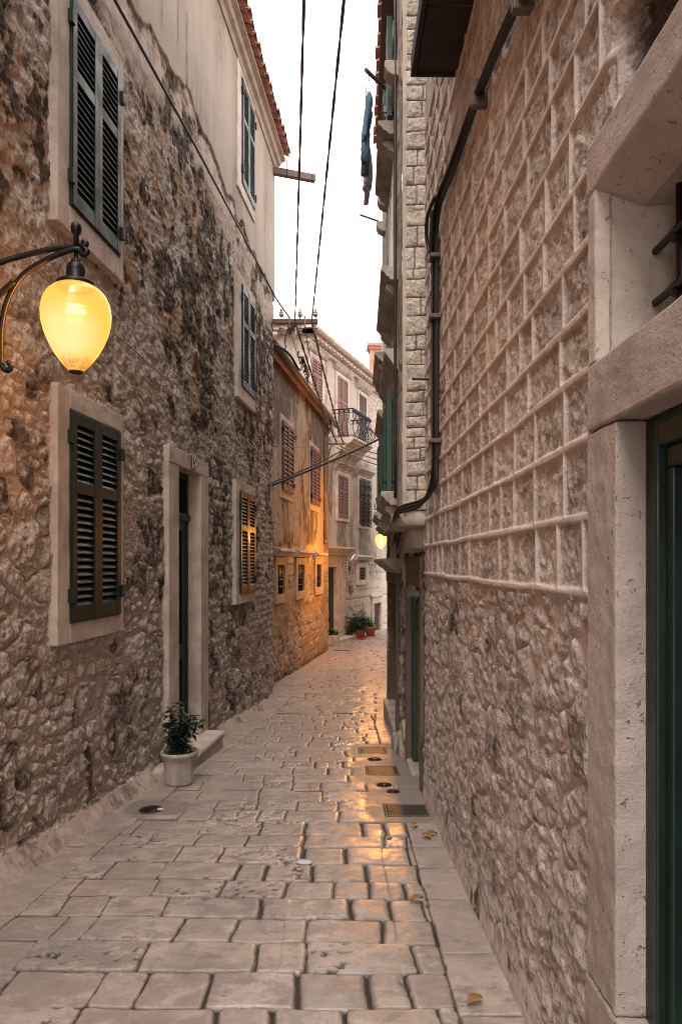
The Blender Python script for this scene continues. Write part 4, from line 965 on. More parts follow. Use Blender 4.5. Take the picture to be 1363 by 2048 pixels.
for y in (11.85, 20.1):
    for rr, o_ in ((.085, 0), (.078, 1)):
        rng = range(K) if not o_ else range(K - 1, -1, -1)
        for k in rng: q = math.pi + math.pi * k / (K - 1); vs.append(B2.P(y, 3.93 + rr * math.sin(q), .25 + rr * math.cos(q)))
k2 = 2 * K
gt.add(vs, [tuple(range(k2)), tuple(range(2 * k2 - 1, k2 - 1, -1))] + [(k, (k + 1) % k2, k2 + (k + 1) % k2, k2 + k) for k in range(k2)], True)
gt.build('gutter', M['galv'], house_o)
dp = MB(); dp.tube(smoothpath([B2.P(19.2, 3.86, .25), B2.P(19.2, 3.68, .22), B2.P(19.2, 3.45, .07), B2.P(19.2, 3.2, .06)], 4) + [B2.P(19.2, .6, .06)], .05, 10)
for z in (2.9, 2.0, 1.1): dp.tube([B2.P(19.2, z - .02, .06), B2.P(19.2, z + .02, .06)], .06, 10)
dp.tube([B2.P(19.2, .62, .06), B2.P(19.2, .5, .08)], .065, 10)
dp.build('downpipe', M['galv'], house_o)
window(B2, house_o, 13.85, 15.15, 1.30, 2.98, (14.0, 15.0, 1.45, 2.85), M['soffit'], M['brown'], proud=.055, pitch=.085, split=.62, leafn=.06)
window(B2, house_o, 16.95, 18.4, 1.30, 2.98, (17.1, 18.25, 1.45, 2.85), M['soffit'], M['brown'], proud=.055, pitch=.085, split=.62, leafn=.06)
def barred(w, house, o, s, corn, name='barred_window', seed=0, mat='soffit'):
    (ya, yb, za, zb), (Y0, Y1, z0, z1) = o, s; f = MB()
    f.wbox(w, Y0, ya, z0, z1, -.1, .07); f.wbox(w, yb, Y1, z0, z1, -.1, .07); f.wbox(w, ya, yb, z0, za, -.1, .073); f.wbox(w, ya, yb, zb, z1, -.1, .073)
    q = f.build(name, M[mat], house, .008)
    MB().wbox(w, ya, yb, za, zb, -.08, -.03).build('pane', M['glass'], q)
    c0, c1, cz = corn
    MB().wprism(w, [(0, cz + .10), (.18, cz + .07), (.19, cz + .02), (.13, cz - .01), (.10, cz - .05), (.08, cz - .08), (0, cz - .08)], c0, c1).build('cornice', M['bracket'], q, .006)
    b = MB()
    for k in range(4): y = ya + (yb - ya) * (k + 1) / 5; b.tube([w.P(y, za, .035), w.P(y, zb, .035)], .012, 6)
    for k in range(3): z = za + (zb - za) * (k + 1) / 4; b.tube([w.P(ya, z, .045), w.P(yb, z, .045)], .011, 6)
    b.build('grille', M['iron'], q)
barred(B2, house_o, (13.62, 14.22, -.63, -.05), (13.46, 14.36, -.81, .10), (13.3, 14.7, .20))
barred(B2, house_o, (15.55, 16.28, -.65, -.05), (15.38, 16.46, -.83, .10), (15.2, 16.95, .20))
barred(B2, house_o, (17.90, 18.65, -.64, -.05), (17.72, 18.88, -.84, .10), (17.6, 19.05, .17))
# ------------------------------------------------------------------ pale house closing the view
B3 = Wall(-8.56, .3704, 1)
house_p = thing('pale_house', B3.P(23, g(23)), 'tall pale house closing the street, with red shutters and an iron balcony', 'house')
zs3 = [-3.0] + [-2.7 + .29 * k for k in range(11)]
def hf_p(Y, Z):
    dv, du, r = courses(Y, Z, zs3, .35, .8, 601, .012); f3 = fbm(Y * 2, Z * 2, 602, 4) - .5; f9 = fbm(Y * 9, Z * 9, 603, 4, .6) - .5
    d1, r1, q1 = cells(Y, Z, .3, .17, 604, .6, 2.8, .3)
    pl = ss(.12, .2, Z + .05 * f9); rub = ss(25.6, 26.0, Y + .5 * f3) * ss(3.0, 3.5, Z + f3)
    m = ss(.003, .014, np.minimum(dv, du)); m1 = ss(0, .02, d1)
    m = m * (1 - rub) + m1 * rub; pl = pl * (1 - rub)
    n = m * .015 + f9 * .012; n = n * (1 - pl) + pl * (.01 + .012 * f9 + .01 * f3)
    stain = .75 * ss(.50, .68, fbm(Y * 1.2, Z * .5, 605, 4)) * (1 - rub)
    for y, z0_, z1_, w_ in ((23.15, .35, 1.35, .55), (24.9, 2.9, 3.6, 1.2), (23.2, 3.0, 3.8, .9), (22.1, 1.5, 3.2, .35), (25.4, .0, 1.2, .8)):
        stain = np.maximum(stain, .9 * ss(w_, w_ * .6, np.abs(Y - y) + .3 * f3) * ss(z0_ - .2, z0_ + .1, Z + .2 * f9) * ss(z1_ + .2, z1_ - .1, Z + .4 * f9))
    return n, dict(stone=m, rnd=r, stain=np.clip(stain, 0, 1) * .9, plas=pl), holes(Y, Z, ((21.7, 22.66, -2.6, -.1), (24.68, 25.45, -.66, -.14), (26.3, 27.2, -2.8, -1.5), (20.62, 21.5, 4.72, 6.14), (22.66, 23.66, 3.99, 6.14), (24.7, 25.5, 4.35, 6.04), (22.72, 23.68, 1.42, 2.92), (24.7, 25.8, 1.3, 3.0)))
patch_mesh('wall', [wallgrid(B3, spaced(20.4, 31, lambda y: .035 if y < 27.5 else .15), np.arange(-3.0, 6.62, .035), hf_p)], M['pale'], house_p)
pc = B3.P(20.4, 0); BF = Wall(0, 0, 1)
class Front:                                   # the house's other face, seen end-on left of the corner; same interface as Wall
    def P(s, U, z, n=0.0): return (pc[0] - U + .1 * n, pc[1] + .1 * U - n, z)
FR = Front()
U, Z = np.meshgrid(np.arange(0, 6, .05), np.arange(-3, 6.62, .05))
f = fbm(U * 4, Z * 4, 611, 4) - .5; n = f * .02
fl = np.stack([pc[0] - U, pc[1] + .1 * U - n, Z], -1)[:, ::-1]
patch_mesh('side_wall', [(fl, None, dict(stone=f * 0 + .5, rnd=f + .5, stain=(.55 * ss(.48, .66, fbm(U * 1.3, Z * .5, 612, 4)))[:, ::-1], plas=f * 0 + 1))], M['pale'], house_p)
MB().wprism(B3, [(-.05, 6.42), (.10, 6.42), (.13, 6.46), (.13, 6.5), (-.05, 6.5)], 20.3, 31).build('frieze', M['dressed'], house_p)
for k in range(34):
    y = 20.55 + .30 * k; MB().wprism(B3, [(0, 6.52), (.30, 6.52), (.30, 6.60), (.24, 6.66), (.24, 6.70), (0, 6.70)], y, y + .13).build('modillion', M['dressed'], house_p, .02)
for k in range(6):
    u = .3 + .55 * k; m = MB(); c_ = [FR.P(u, 6.5, -.02), FR.P(u + .16, 6.5, -.02), FR.P(u + .16, 6.58, .3), FR.P(u, 6.58, .3), FR.P(u, 6.7, -.02), FR.P(u + .16, 6.7, -.02), FR.P(u + .16, 6.7, .3), FR.P(u, 6.7, .3)]
    m.hexa(c_); m.build('modillion', M['dressed'], house_p, .02)
MB().wprism(B3, [(-.1, 6.705), (.34, 6.705), (.40, 6.76), (.40, 6.83), (.36, 6.84), (-.1, 6.84)], 20.0, 31).build('eave_cornice', M['dressed'], house_p)
m = MB(); m.hexa([FR.P(-.3, 6.705, -.1), FR.P(6, 6.705, -.1), FR.P(6, 6.705, .36), FR.P(-.3, 6.705, .36), FR.P(-.3, 6.84, -.1), FR.P(6, 6.84, -.1), FR.P(6, 6.84, .36), FR.P(-.3, 6.84, .36)]); m.build('eave_cornice', M['dressed'], house_p)
rf = MB(); a, b, c_, d_ = B3.P(20.0, 6.85, .38), B3.P(31, 6.85, .38), B3.P(31, 8.0, -4), B3.P(23.5, 7.9, -3.5)
e_ = FR.P(6, 6.85, .36)
rf.add([a, b, c_, d_, e_, (e_[0], d_[1] + 1, 8.0)], [(0, 1, 2, 3), (0, 3, 5, 4)])
rf.build('roof', M['tile'], house_p).modifiers.new('solid', 'SOLIDIFY').thickness = .05
def pw(o, s, mat, hood=True, leafs=True, pitch=.1, split=.62):
    ya, yb, za, zb = o
    q = window(B3, house_p, s[0], s[1], s[2], s[3], o, M['dressed'], M[mat], proud=.05, pitch=pitch, split=split, hinge=False, leafn=.03)
    if hood:
        z = s[3] + .02
        MB().wprism(B3, [(0, z + .26), (.22, z + .24), (.22, z + .19), (.17, z + .15), (.12, z + .10), (.06, z + .05), (.05, z), (0, z)], s[0] - .12, s[1] + .12).build('window_hood', M['bracket'], q, .005)
    return q
pw((20.68, 21.45, 4.78, 6.08), (20.5, 21.65, 4.62, 6.22), 'rose', False)
MB().wprism(B3, [(0, 6.42), (.14, 6.40), (.10, 6.30), (.05, 6.25), (0, 6.25)], 20.4, 21.8).build('window_hood', M['bracket'], house_p)
pw((22.72, 23.6, 3.97, 6.08), (22.55, 23.78, 3.93, 6.20), 'rose', False)
MB().wprism(B3, [(0, 6.42), (.16, 6.40), (.12, 6.30), (.05, 6.23), (0, 6.23)], 22.4, 23.95).build('window_hood', M['bracket'], house_p)
pw((24.75, 25.45, 4.4, 5.98), (24.6, 25.6, 4.3, 6.10), 'plum', False)
MB().wprism(B3, [(0, 6.40), (.2, 6.36), (.14, 6.24), (.05, 6.14), (0, 6.14)], 24.4, 25.85).build('window_hood', M['bracket'], house_p)
pw((22.78, 23.62, 1.47, 2.86), (22.62, 23.78, 1.36, 3.0), 'brown')
q = pw((24.75, 25.75, 1.35, 2.95), (24.58, 25.92, 1.22, 3.08), 'plum')
b = MB()
for k in range(9): y = 24.72 + 1.06 * k / 8; b.tube([B3.P(y, 1.28, .14), B3.P(y, 2.98, .14)], .014, 6)
for k in range(7): z = 1.30 + 1.66 * k / 6; b.tube([B3.P(24.7, z, .13), B3.P(25.8, z, .13)], .012, 6)
for k in range(8):
    for j in range(5): y = 24.79 + .132 * k; z = 1.5 + .3 * j; b.tube([B3.P(y + .05 * math.sin(t), z + .09 * math.cos(t), .15) for t in np.linspace(0, 6.28, 9)], .008, 5)
b.build('grille', M['iron'], q)
# balcony
bal = MB(); bal.wprism(B3, [(-.05, 3.95), (.78, 3.95), (.78, 3.89), (.72, 3.86), (.68, 3.80), (.60, 3.77), (.5, 3.70), (.4, 3.55), (.2, 3.40), (.1, 3.25), (-.05, 3.2)], 22.25, 24.05)
ob = bal.build('balcony', M['bracket'], house_p, .006)
rail = MB(); y0, y1, n1, zt = 22.31, 23.99, .72, 4.86
rail.tube([B3.P(y0, zt, .0), B3.P(y0, zt, n1), B3.P(y1, zt, n1), B3.P(y1, zt, 0)], .022, 6)
rail.tube([B3.P(y0, zt - .12, .0), B3.P(y0, zt - .12, n1), B3.P(y1, zt - .12, n1), B3.P(y1, zt - .12, 0)], .012, 6)
rail.tube([B3.P(y0, 4.02, .0), B3.P(y0, 4.02, n1), B3.P(y1, 4.02, n1), B3.P(y1, 4.02, 0)], .014, 6)
rail.build('handrail', M['iron'], ob)
def bal_bar(y, n, dy, dn):
    pts = []
    for t in np.linspace(0, 1, 12):
        z = 3.97 + (zt - 3.97) * t; bulge = .17 * math.sin(math.pi * min(1, t * 1.5)) ** 1.2 if t < .667 else 0
        pts.append(B3.P(y + dy * bulge, z, n + dn * bulge))
    m = MB(); m.tube(pts, .013, 6); m.lathe(B3.P(y, zt - .06, n), [(.004, -.05), (.035, -.02), (.035, .02), (.004, .05)], 8); m.build('baluster', M['iron'], ob)
for k in range(13): bal_bar(y0 + (y1 - y0) * k / 12, n1, 0, 1)
for k in range(4):
    bal_bar(y0, .1 + .16 * k, -1, 0); bal_bar(y1, .1 + .16 * k, 1, 0)
# portal
pd = MB()
pd.wbox(B3, 21.45, 21.75, -2.7, -.15, -.15, .10); pd.wbox(B3, 22.62, 22.95, -2.7, -.15, -.15, .10); pd.wbox(B3, 22.95, 23.42, -2.7, .18, -.15, .06)
pd.wbox(B3, 21.45, 22.95, -.15, .20, -.15, .10)
op = pd.build('portal', M['dressed'], house_p, .012)
MB().wprism(B3, [(0, .50), (.34, .50), (.34, .44), (.28, .40), (.22, .34), (.14, .30), (.12, .22), (0, .20)], 21.2, 23.6).build('cornice', M['dressed'], op, .006)
MB().wbox(B3, 21.75, 22.62, -2.6, -.15, -.12, -.06).build('door_leaf', M['door'], op)
MB().wbox(B3, 21.4, 23.5, -2.75, -2.42, -.1, .42).build('doorstep', M['dressed'], op, .015)
barred(B3, house_p, (24.72, 25.4, -.62, -.18), (24.52, 25.62, -.80, -.02), (24.35, 25.95, .16), mat='dressed')
sd = MB(); sd.wbox(B3, 26.1, 26.35, -2.9, -1.55, -.1, .06); sd.wbox(B3, 27.15, 27.45, -2.9, -1.55, -.1, .06); sd.wbox(B3, 26.1, 27.45, -1.55, -1.32, -.1, .063)
o2 = sd.build('low_door', M['dressed'], house_p, .01)
MB().wbox(B3, 26.35, 27.15, -2.9, -1.55, -.08, -.03).build('door_leaf', M['darkwood'], o2)
m = MB(); m.wprism(B3, [(0, -1.14), (.06, -1.20), (.10, -1.30), (0, -1.31)], 26.0, 27.3); m.build('pediment', M['bracket'], o2, .01)
cs = MB(); 
for k in range(3): cs.wprism(B3, [(0, 3.9 - .12 * k), (.16 + .03 * k, 3.9 - .12 * k), (.12, 3.8 - .12 * k), (0, 3.78 - .12 * k)], 25.2 + .1 * k, 25.5 + .1 * k)
# signs on the pale house
def plate(name, y0, y1, z0, z1, mat, label, cat, n=.03, text=None):
    t = thing(name, B3.P((y0 + y1) / 2, z0, n), label, cat); MB().wbox(B3, y0, y1, z0, z1, n - .02, n + .02).build('plate', mat, t, .004); return t
t = plate('street_sign', 23.46, 23.62, -.58, .10, M['blue'], 'narrow blue enamel street sign beside the far portal', 'sign')
for k in range(6): MB().wbox(B3, 23.50, 23.58, -.50 + .1 * k, -.45 + .1 * k, .052, .054).build('marking', M['white'], t)
plate('wall_plaque', 23.82, 24.12, -1.03, -.78, M['plaque'], 'small dark plaque on the ashlar wall under the little barred window', 'plaque')
vt = thing('vent_hood', B3.P(23.95, .2, .05), 'small white curved vent hood on the far ashlar wall', 'vent')
MB().tube([B3.P(23.85 + .22 * math.sin(t_) * .6, .05 + .2 * math.sin(t_ * .9), .05 + .08 * math.sin(t_)) for t_ in np.linspace(0, 1.8, 7)], [.03, .035, .04, .045, .05, .055, .06], 8).build('hood', M['white'], vt)
MB().wbox(B3, 23.78, 23.92, -.30, -.12, .0, .03).build('grille', M['dark'], vt)
# chimneyed roof far behind
far_h = thing('far_house', (1.6, 40, -3), 'distant red tiled roof with a brick chimney behind the pale house', 'house')
m = MB(); m.box(1.2, 12, 38, 46, -3, 9.0); m.build('wall', M['soffit'], far_h)
m = MB(); m.add([(1.0, 37.7, 9.0), (12.2, 37.7, 9.0), (12.2, 42, 11.2), (2.6, 42, 10.9), (1.0, 46, 9.0), (12.2, 46, 9.0)], [(0, 1, 2, 3), (3, 2, 5, 4), (0, 3, 4)])
for k in range(30): x = 1.2 + .36 * k; m.tube([(x, 37.65, 9.03), (x + .35, 41.9, 11.1)], .12, 6)
m.build('roof', M['tile'], far_h)
m = MB(); cx, cy = 2.0, 36.6; m.box(1.64, 2.6, 39.5, 40.4, 9.0, 12.05); och = m.build('chimney', M['brick'], far_h)
m = MB(); m.box(1.56, 2.68, 39.42, 40.48, 12.05, 12.2); m.box(1.48, 2.76, 39.34, 40.56, 12.2, 12.36); m.build('chimney_cap', M['brick'], och)

# ------------------------------------------------------------------ lamps
def lamp_glow(name, col_hot, col_edge, s_hot, s_edge, trans):
    k = N(name); sp = k.n('ShaderNodeSeparateXYZ'); k.put(sp.inputs[0], k.co)
    mp = k.n('ShaderNodeMapping'); k.put(mp.inputs['Vector'], k.co); mp.inputs['Scale'].default_value = (3.2, 3.2, 3.2)
    ln = k.n('ShaderNodeVectorMath', operation='LENGTH'); 
    ad = k.n('ShaderNodeVectorMath', operation='ADD'); k.put(ad.inputs[0], k.co); ad.inputs[1].default_value = (0, .13, .25); k.put(ln.inputs[0], ad.outputs[0])
    h = k.math('ADD', k.ramp(ln.outputs['Value'], .04, .19, 1, 0), k.math('MULTIPLY', k.math('SUBTRACT', k.noise(16, 3, .6, k.scale(1, 1, .15)), .5), .25))
    dirt = k.math('MULTIPLY', k.ramp(sp.outputs[2], -.31, -.355), k.ramp(k.noise(40, 4, .7), .35, .6, .25, 1))
    col = k.mix(h, col_edge, col_hot); col = k.mix(k.math('MULTIPLY', dirt, .75), col, (.55, .12, .01))
    p = k.n('ShaderNodeBsdfPrincipled'); k.put(p.inputs['Base Color'], (.006, .005, .003)); p.inputs['Roughness'].default_value = .12
    k.put(p.inputs['Emission Color'], col); k.put(p.inputs['Emission Strength'], k.math('ADD', s_edge, k.math('MULTIPLY', h, s_hot - s_edge)))
    tr = k.n('ShaderNodeBsdfTransparent'); mx = k.n('ShaderNodeMixShader'); mx.inputs[0].default_value = trans
    k.t.links.new(p.outputs[0], mx.inputs[1]); k.t.links.new(tr.outputs[0], mx.inputs[2]); k.t.links.new(mx.outputs[0], k.out.inputs[0]); return k.mat
M['glow'] = lamp_glow('lit_opal_glass', (1.0, .76, .36), (1.0, .62, .095), GLOW_HOT, GLOW_EDGE, .25)
M['glow_far'] = lamp_glow('bright_opal_glass', (1.0, .56, .16), (1.0, .27, .03), FAR_EMIT, FAR_EMIT, .25)
EGG = [(.072, 0.0), (.098, -.014), (.125, -.04), (.143, -.078), (.150, -.122), (.147, -.165), (.136, -.21), (.118, -.255), (.094, -.30), (.066, -.34), (.042, -.366), (.026, -.380)]
def street_lamp(x, y, z, label, glow, power, arms, plate_c):
    t = thing('street_lamp', (x, y, z), label, 'lamp', 'wall bracket street lamps')
    pr = []
    for i in range(len(EGG) - 1):
        for j in range(4):
            u = j / 4; pr.append((EGG[i][0] * (1 - u) + EGG[i + 1][0] * u, EGG[i][1] * (1 - u) + EGG[i + 1][1] * u))
    pr.append(EGG[-1]); pr.append((.001, -.382))
    gl = MB().lathe((x, y, z), pr, 40, False).build('globe', glow, t); ss_ = gl.modifiers.new('sub', 'SUBSURF'); ss_.levels = 1; ss_.render_levels = 1
    MB().lathe((x, y, z), [(.028, -.386), (.03, -.378), (.02, -.372)], 16).build('bottom_cap', M['rust'], t)
    MB().lathe((x, y, z), [(.080, -.012), (.084, -.004), (.084, .008), (.074, .016), (.046, .024), (.042, .03), (.042, .07), (.038, .088), (.028, .10), (.022, .104), (.022, .112), (.011, .116), (.011, .17)], 28).build('cap', M['iron'], t)
    MB().lathe((x, y, z), [(.010, .17), (.012, .222), (.014, .226), (.020, .232), (.0245, .25), (.022, .268), (.013, .277), (.003, .28)], 20).build('finial', M['iron'], t)
    for a in arms: MB().tube(smoothpath(a, 6), .0125, 10).build('arm', M['iron'], t)
    cx, cy, cz, nx, ny = plate_c
    m = MB(); m.hexa([(cx - ny * .03, cy + nx * .03, cz - .28), (cx + ny * .03, cy - nx * .03, cz - .28), (cx + ny * .03 + nx * .015, cy - nx * .03 + ny * .015, cz - .28), (cx - ny * .03 + nx * .015, cy + nx * .03 + ny * .015, cz - .28),
                      (cx - ny * .03, cy + nx * .03, cz + .28), (cx + ny * .03, cy - nx * .03, cz + .28), (cx + ny * .03 + nx * .015, cy - nx * .03 + ny * .015, cz + .28), (cx - ny * .03 + nx * .015, cy + nx * .03 + ny * .015, cz + .28)])
    m.build('wall_plate', M['iron'], t, .004)
    l = bpy.data.lights.new('lamp_bulb', 'POINT'); l.energy = power; l.color = (1.0, .35, .04); l.shadow_soft_size = .045
    lo = bpy.data.objects.new('lamp_bulb', l); COL.objects.link(lo); lo.parent = t; lo.location = (0, 0, -.16)
LX, LY, LZ = -1.167, 3.09, 1.222
cur = [(LX + .035 * math.cos(q), LY + .005, LZ + .178 + .03 * math.sin(q)) for q in np.linspace(-2.6, 1.2, 6)]
street_lamp(LX, LY, LZ, 'big near street lamp with glowing yellow egg globe on a scrolled iron arm, left wall', M['glow'], NEAR_W,
            [[(LX + .03, LY, LZ + .20), (LX + .045, LY, LZ + .185), (LX + .03, LY, LZ + .172), (LX, LY + .012, LZ + .18), (-1.30, LY + .012, 1.385), (-1.42, LY + .01, 1.355), (-1.50, LY, 1.325), (-1.62, LY, 1.27), (-1.74, LY, 1.17), (-1.83, LY, 1.02), (-1.885, LY, .85)],
             [(LX + .035, LY, LZ + .165), (LX + .05, LY, LZ + .15), (LX + .03, LY, LZ + .138), (LX, LY - .012, LZ + .157), (-1.285, LY - .012, 1.335), (-1.40, LY, 1.27), (-1.465, LY, 1.17), (-1.495, LY, 1.05), (-1.50, LY, .93), (-1.497, LY, .88), (-1.483, LY, .852), (-1.464, LY, .85), (-1.455, LY, .866), (-1.462, LY, .88), (-1.472, LY, .876)],
             [(-1.43, LY - .02, 1.235), (-1.50, LY - .02, 1.17), (-1.57, LY - .02, 1.09), (-1.68, LY - .01, 1.02), (-1.80, LY, .99), (-1.89, LY, .985)]],
            (-1.897, 3.09, 1.0, 1, 0))
FX, FY, FZ = 1.025, 18.0, .725
street_lamp(FX, FY, FZ, 'far street lamp with glaring orange white globe beyond the jettied house', M['glow_far'], FAR_W,
            [[(FX, FY, FZ + .18), (FX + .15, FY + .02, FZ + .21), (FX + .35, FY + .04, FZ + .1), (R3.P(18, 0)[0], 18.05, FZ - .15)], [(FX, FY, FZ + .15), (FX + .12, FY, FZ + .14), (FX + .25, FY, FZ - .02), (FX + .28, FY, FZ - .25), (FX + .24, FY, FZ - .28)]],
            (R3.P(18.05, 0)[0], 18.05, FZ - .1, -1, 0))

# ------------------------------------------------------------------ line brackets and overhead cables
def arc(a, b, sag, k=16): return [tuple(np.array(a) * (1 - t) + np.array(b) * t - np.array((0, 0, sag * 4 * t * (1 - t)))) for t in np.linspace(0, 1, k)]
def insulator(mb, c, up=1):
    mb.lathe(c, [(r, up * z) for r, z in [(.010, 0), (.010, .03), (.024, .035), (.040, .06), (.040, .075), (.026, .085), (.034, .10), (.032, .115), (.018, .125), (.022, .14), (.018, .16), (.004, .168)]][::up], 14)
lb = thing('line_bracket', (-1.13, 11.3, 3.86), 'horizontal iron bracket with porcelain insulators at the end of the left house', 'bracket')
MB().box(-1.20, -.37, 11.27, 11.33, 3.85, 3.925).build('bar', M['wood'], lb, .006)
for x, dn in ((-.96, 1), (-.66, 1), (-.41, 1), (-.96, -1), (-.66, -1), (-.41, -1)):
    m = MB(); insulator(m, (x, 11.3, 3.93 if dn > 0 else 3.845), dn); m.build('insulator', M['porc'], lb)
for x in (-.83, -.58):
    m = MB(); m.tube([(x, 11.25, 3.96), (x, 11.25, 3.80), (x + .02, 11.2, 3.74)], .014, 8); m.build('clamp', M['galv'], lb)
lb2 = thing('line_bracket', (-.45, 19.6, 3.3), 'small insulator bracket at the far end of the ochre house', 'bracket')
MB().box(-.50, .12, 19.57, 19.63, 3.29, 3.35).build('bar', M['galv'], lb2)
for x in (-.30, -.12, .06):
    m = MB(); insulator(m, (x, 19.6, 3.36)); m.build('insulator', M['porc'], lb2)
wb = thing('timber_beam', (-1.12, 11.3, 6.35), 'weathered timber beam jutting from the top corner of the left house', 'beam')
m = MB(); a = Vector((-1.2, 11.28, 6.33)); b = Vector((-.43, 11.55, 6.33)); d_ = (b - a).normalized(); s_ = Vector((-d_.y, d_.x, 0)) * .045; u_ = Vector((0, 0, .055))
m.hexa([a - s_ - u_, b - s_ - u_, b + s_ - u_, a + s_ - u_, a - s_ + u_, b - s_ + u_, b + s_ + u_, a + s_ + u_]); m.build('timber', M['wood'], wb, .006)
for t_ in (.42, .95):
    p = a + (b - a) * t_; MB().tube([p + Vector((0, -.05, -.11)), p + Vector((0, -.05, .2))], .006, 6).build('iron_pin', M['rust'], wb)
def cable(name, pts, r, label, mat='cable', twist=False, group=None):
    if not twist:
        o = MB().tube(pts, r, 7).build(name, M[mat], None, origin=pts[0])
    else:
        d = [Vector(p) for p in pts]; L_ = [0]
        for i in range(1, len(d)): L_.append(L_[-1] + (d[i] - d[i - 1]).length)
        n = int(L_[-1] / .045); m = MB(); xs = np.linspace(0, L_[-1], n); A = np.array([[*p] for p in d])
        C = np.stack([np.interp(xs, L_, A[:, k]) for k in range(3)], -1)
        for ph in (0, math.pi):
            m.tube([(c_[0] + r * .62 * math.cos(q / .085 * .55 + ph), c_[1], c_[2] + r * .62 * math.sin(q / .085 * .55 + ph)) for c_, q in zip(C, xs)], r, 6)
        o = m.build(name, M[mat], None, origin=pts[0])
    return tag(o, label, 'cable', group)
OV = 'overhead cables across the alley'
cable('overhead_cable', arc((.345, -3, 4.5), (-.74, 11.3, 3.90), .08, 30), .009, 'left one of the two thick twisted cables running overhead toward the bracket', 'cable', True, OV)
cable('overhead_cable', arc((.66, -3, 4.5), (-.47, 11.3, 3.90), .08, 30), .009, 'right one of the two thick twisted cables running overhead toward the bracket', 'cable', True, OV)
cable('service_cable', arc((-.74, 11.3, 3.90), (-.12, 19.55, 3.34), .12, 24), .014, 'left one of two cables descending from the bracket toward the balcony', 'cable', True, OV)
cable('service_cable', arc((-.47, 11.3, 3.90), (.06, 19.55, 3.34), .10, 24), .014, 'right one of two cables descending from the bracket toward the balcony', 'cable', True, OV)
cable('service_cable', arc((.08, 19.5, 3.34), (1.35, 16.4, 2.45), .05), .014, 'upper thin line from the small insulator bracket to the right houses', 'cable', False, OV)
cable('service_cable', arc((-.02, 19.5, 3.24), (1.35, 16.0, 2.25), .06), .014, 'middle thin line from the small insulator bracket to the right houses', 'cable', False, OV)
cable('service_cable', arc((-.12, 19.5, 3.2), (1.3, 15.6, 2.05), .07), .014, 'lowest thin line from the small insulator bracket to the right houses', 'cable', False, OV)
cable('cross_cable', arc((-1.16, 11.36, 1.24), (.95, 12.4, 2.32), .03), .020, 'thick black cable crossing the alley, rising to the right', 'black', False, OV)
cable('cross_cable', arc((-1.16, 11.38, 1.29), (.0, 12.0, 1.91), .035), .011, 'thinner black cable along the thick crossing cable', 'black', False, OV)
tag(MB().tube(smoothpath([(-.22, 11.95, 1.78), (-.16, 11.9, 1.98), (-.02, 11.95, 2.02), (.02, 12, 1.92), (-.06, 12, 1.72), (.06, 12, 1.68), (.14, 12, 1.84)]), .007, 6).build('wire_loop', M['cable'], None, origin=(-.1, 12, 1.8)), 'loose looped wire tied at the middle of the crossing cable', 'wire')
cable('drop_cable', smoothpath([(-1.16, 11.40, 3.57), (-.98, 11.6, 3.55), (-.84, 11.8, 3.47), (-.72, 12.1, 3.33), (-.66, 12.45, 3.55)], 5), .022, 'black drop cable curving from the left house corner up to the descending cable', 'black')
jb = thing('cable_joint', (-.655, 12.4, 3.5), 'knotted black cable joint on the left descending cable', 'cable joint')
m = MB(); rj = random.Random(8)
for k in range(9):
    p = np.array((-.70 + .012 * k, 12.2 + .13 * k, 3.62 - .028 * k)); m.tube(smoothpath([p + [rj.uniform(-.06, .06), 0, rj.uniform(-.07, .07)] for _ in range(4)], 3), .012, 5)
m.build('wire_knot', M['black'], jb); MB().tube([(-.68, 12.3, 3.60), (-.60, 12.9, 3.45)], [.03, .035], 8).build('sleeve', M['black'], jb)
m = MB(); rj = random.Random(4)
for k in range(8): m.tube(smoothpath([(-.80 + rj.uniform(-.07, .07), 11.28, 3.80 + rj.uniform(-.13, .08)) for _ in range(4)], 4), .009, 5)
m.tube(smoothpath([(-.86, 11.28, 3.75), (-.90, 11.28, 3.6), (-.89, 11.28, 3.48), (-.90, 11.28, 3.44)]), .010, 6)
tag(m.build('wire_tangle', M['black'], None, origin=(-.8, 11.28, 3.8)), 'tangle of black wires hanging under the insulator bracket', 'wire')
cable('wall_cable', [L.P(y, z, .075) for y, z in ((2.6, 4.05), (4, 4.07), (5.1, 4.085), (7, 4.17), (9, 4.22), (11.3, 4.26))] + [(-.80, 11.35, 3.92)], .013, 'thin black cable running along the left house just below the plaster edge', 'black')
cable('wall_wire', [L.P(y, 1.69 - .012 * (y - 3) + .012 * math.sin(y * 5), .055) for y in np.linspace(2.6, 11.2, 40)], .007, 'pale painted wire along the left house above the door', 'pale_cable')
cable('thin_wire', arc((-.83, 11.25, 3.76), B2.P(17.5, 3.85, .2), .10), .006, 'thin wire from the left clamp of the bracket to the ochre house gutter', 'cable')
cable('thin_wire', arc((-.58, 11.25, 3.76), (-.30, 19.55, 3.36), .16), .007, 'thin slack wire from the right clamp of the bracket to the small far bracket', 'cable')
cable('thin_wire', arc(L.P(11.4, 3.80, .0), (-.96, 11.3, 3.80), .05), .006, 'short slack wire from the left house corner to the first insulator', 'cable')
cable('thin_wire', arc(L.P(11.4, 1.90, 0), B2.P(19.0, 3.2, .1), .05), .007, 'thin wire from the left house corner past the brown shutters', 'cable')

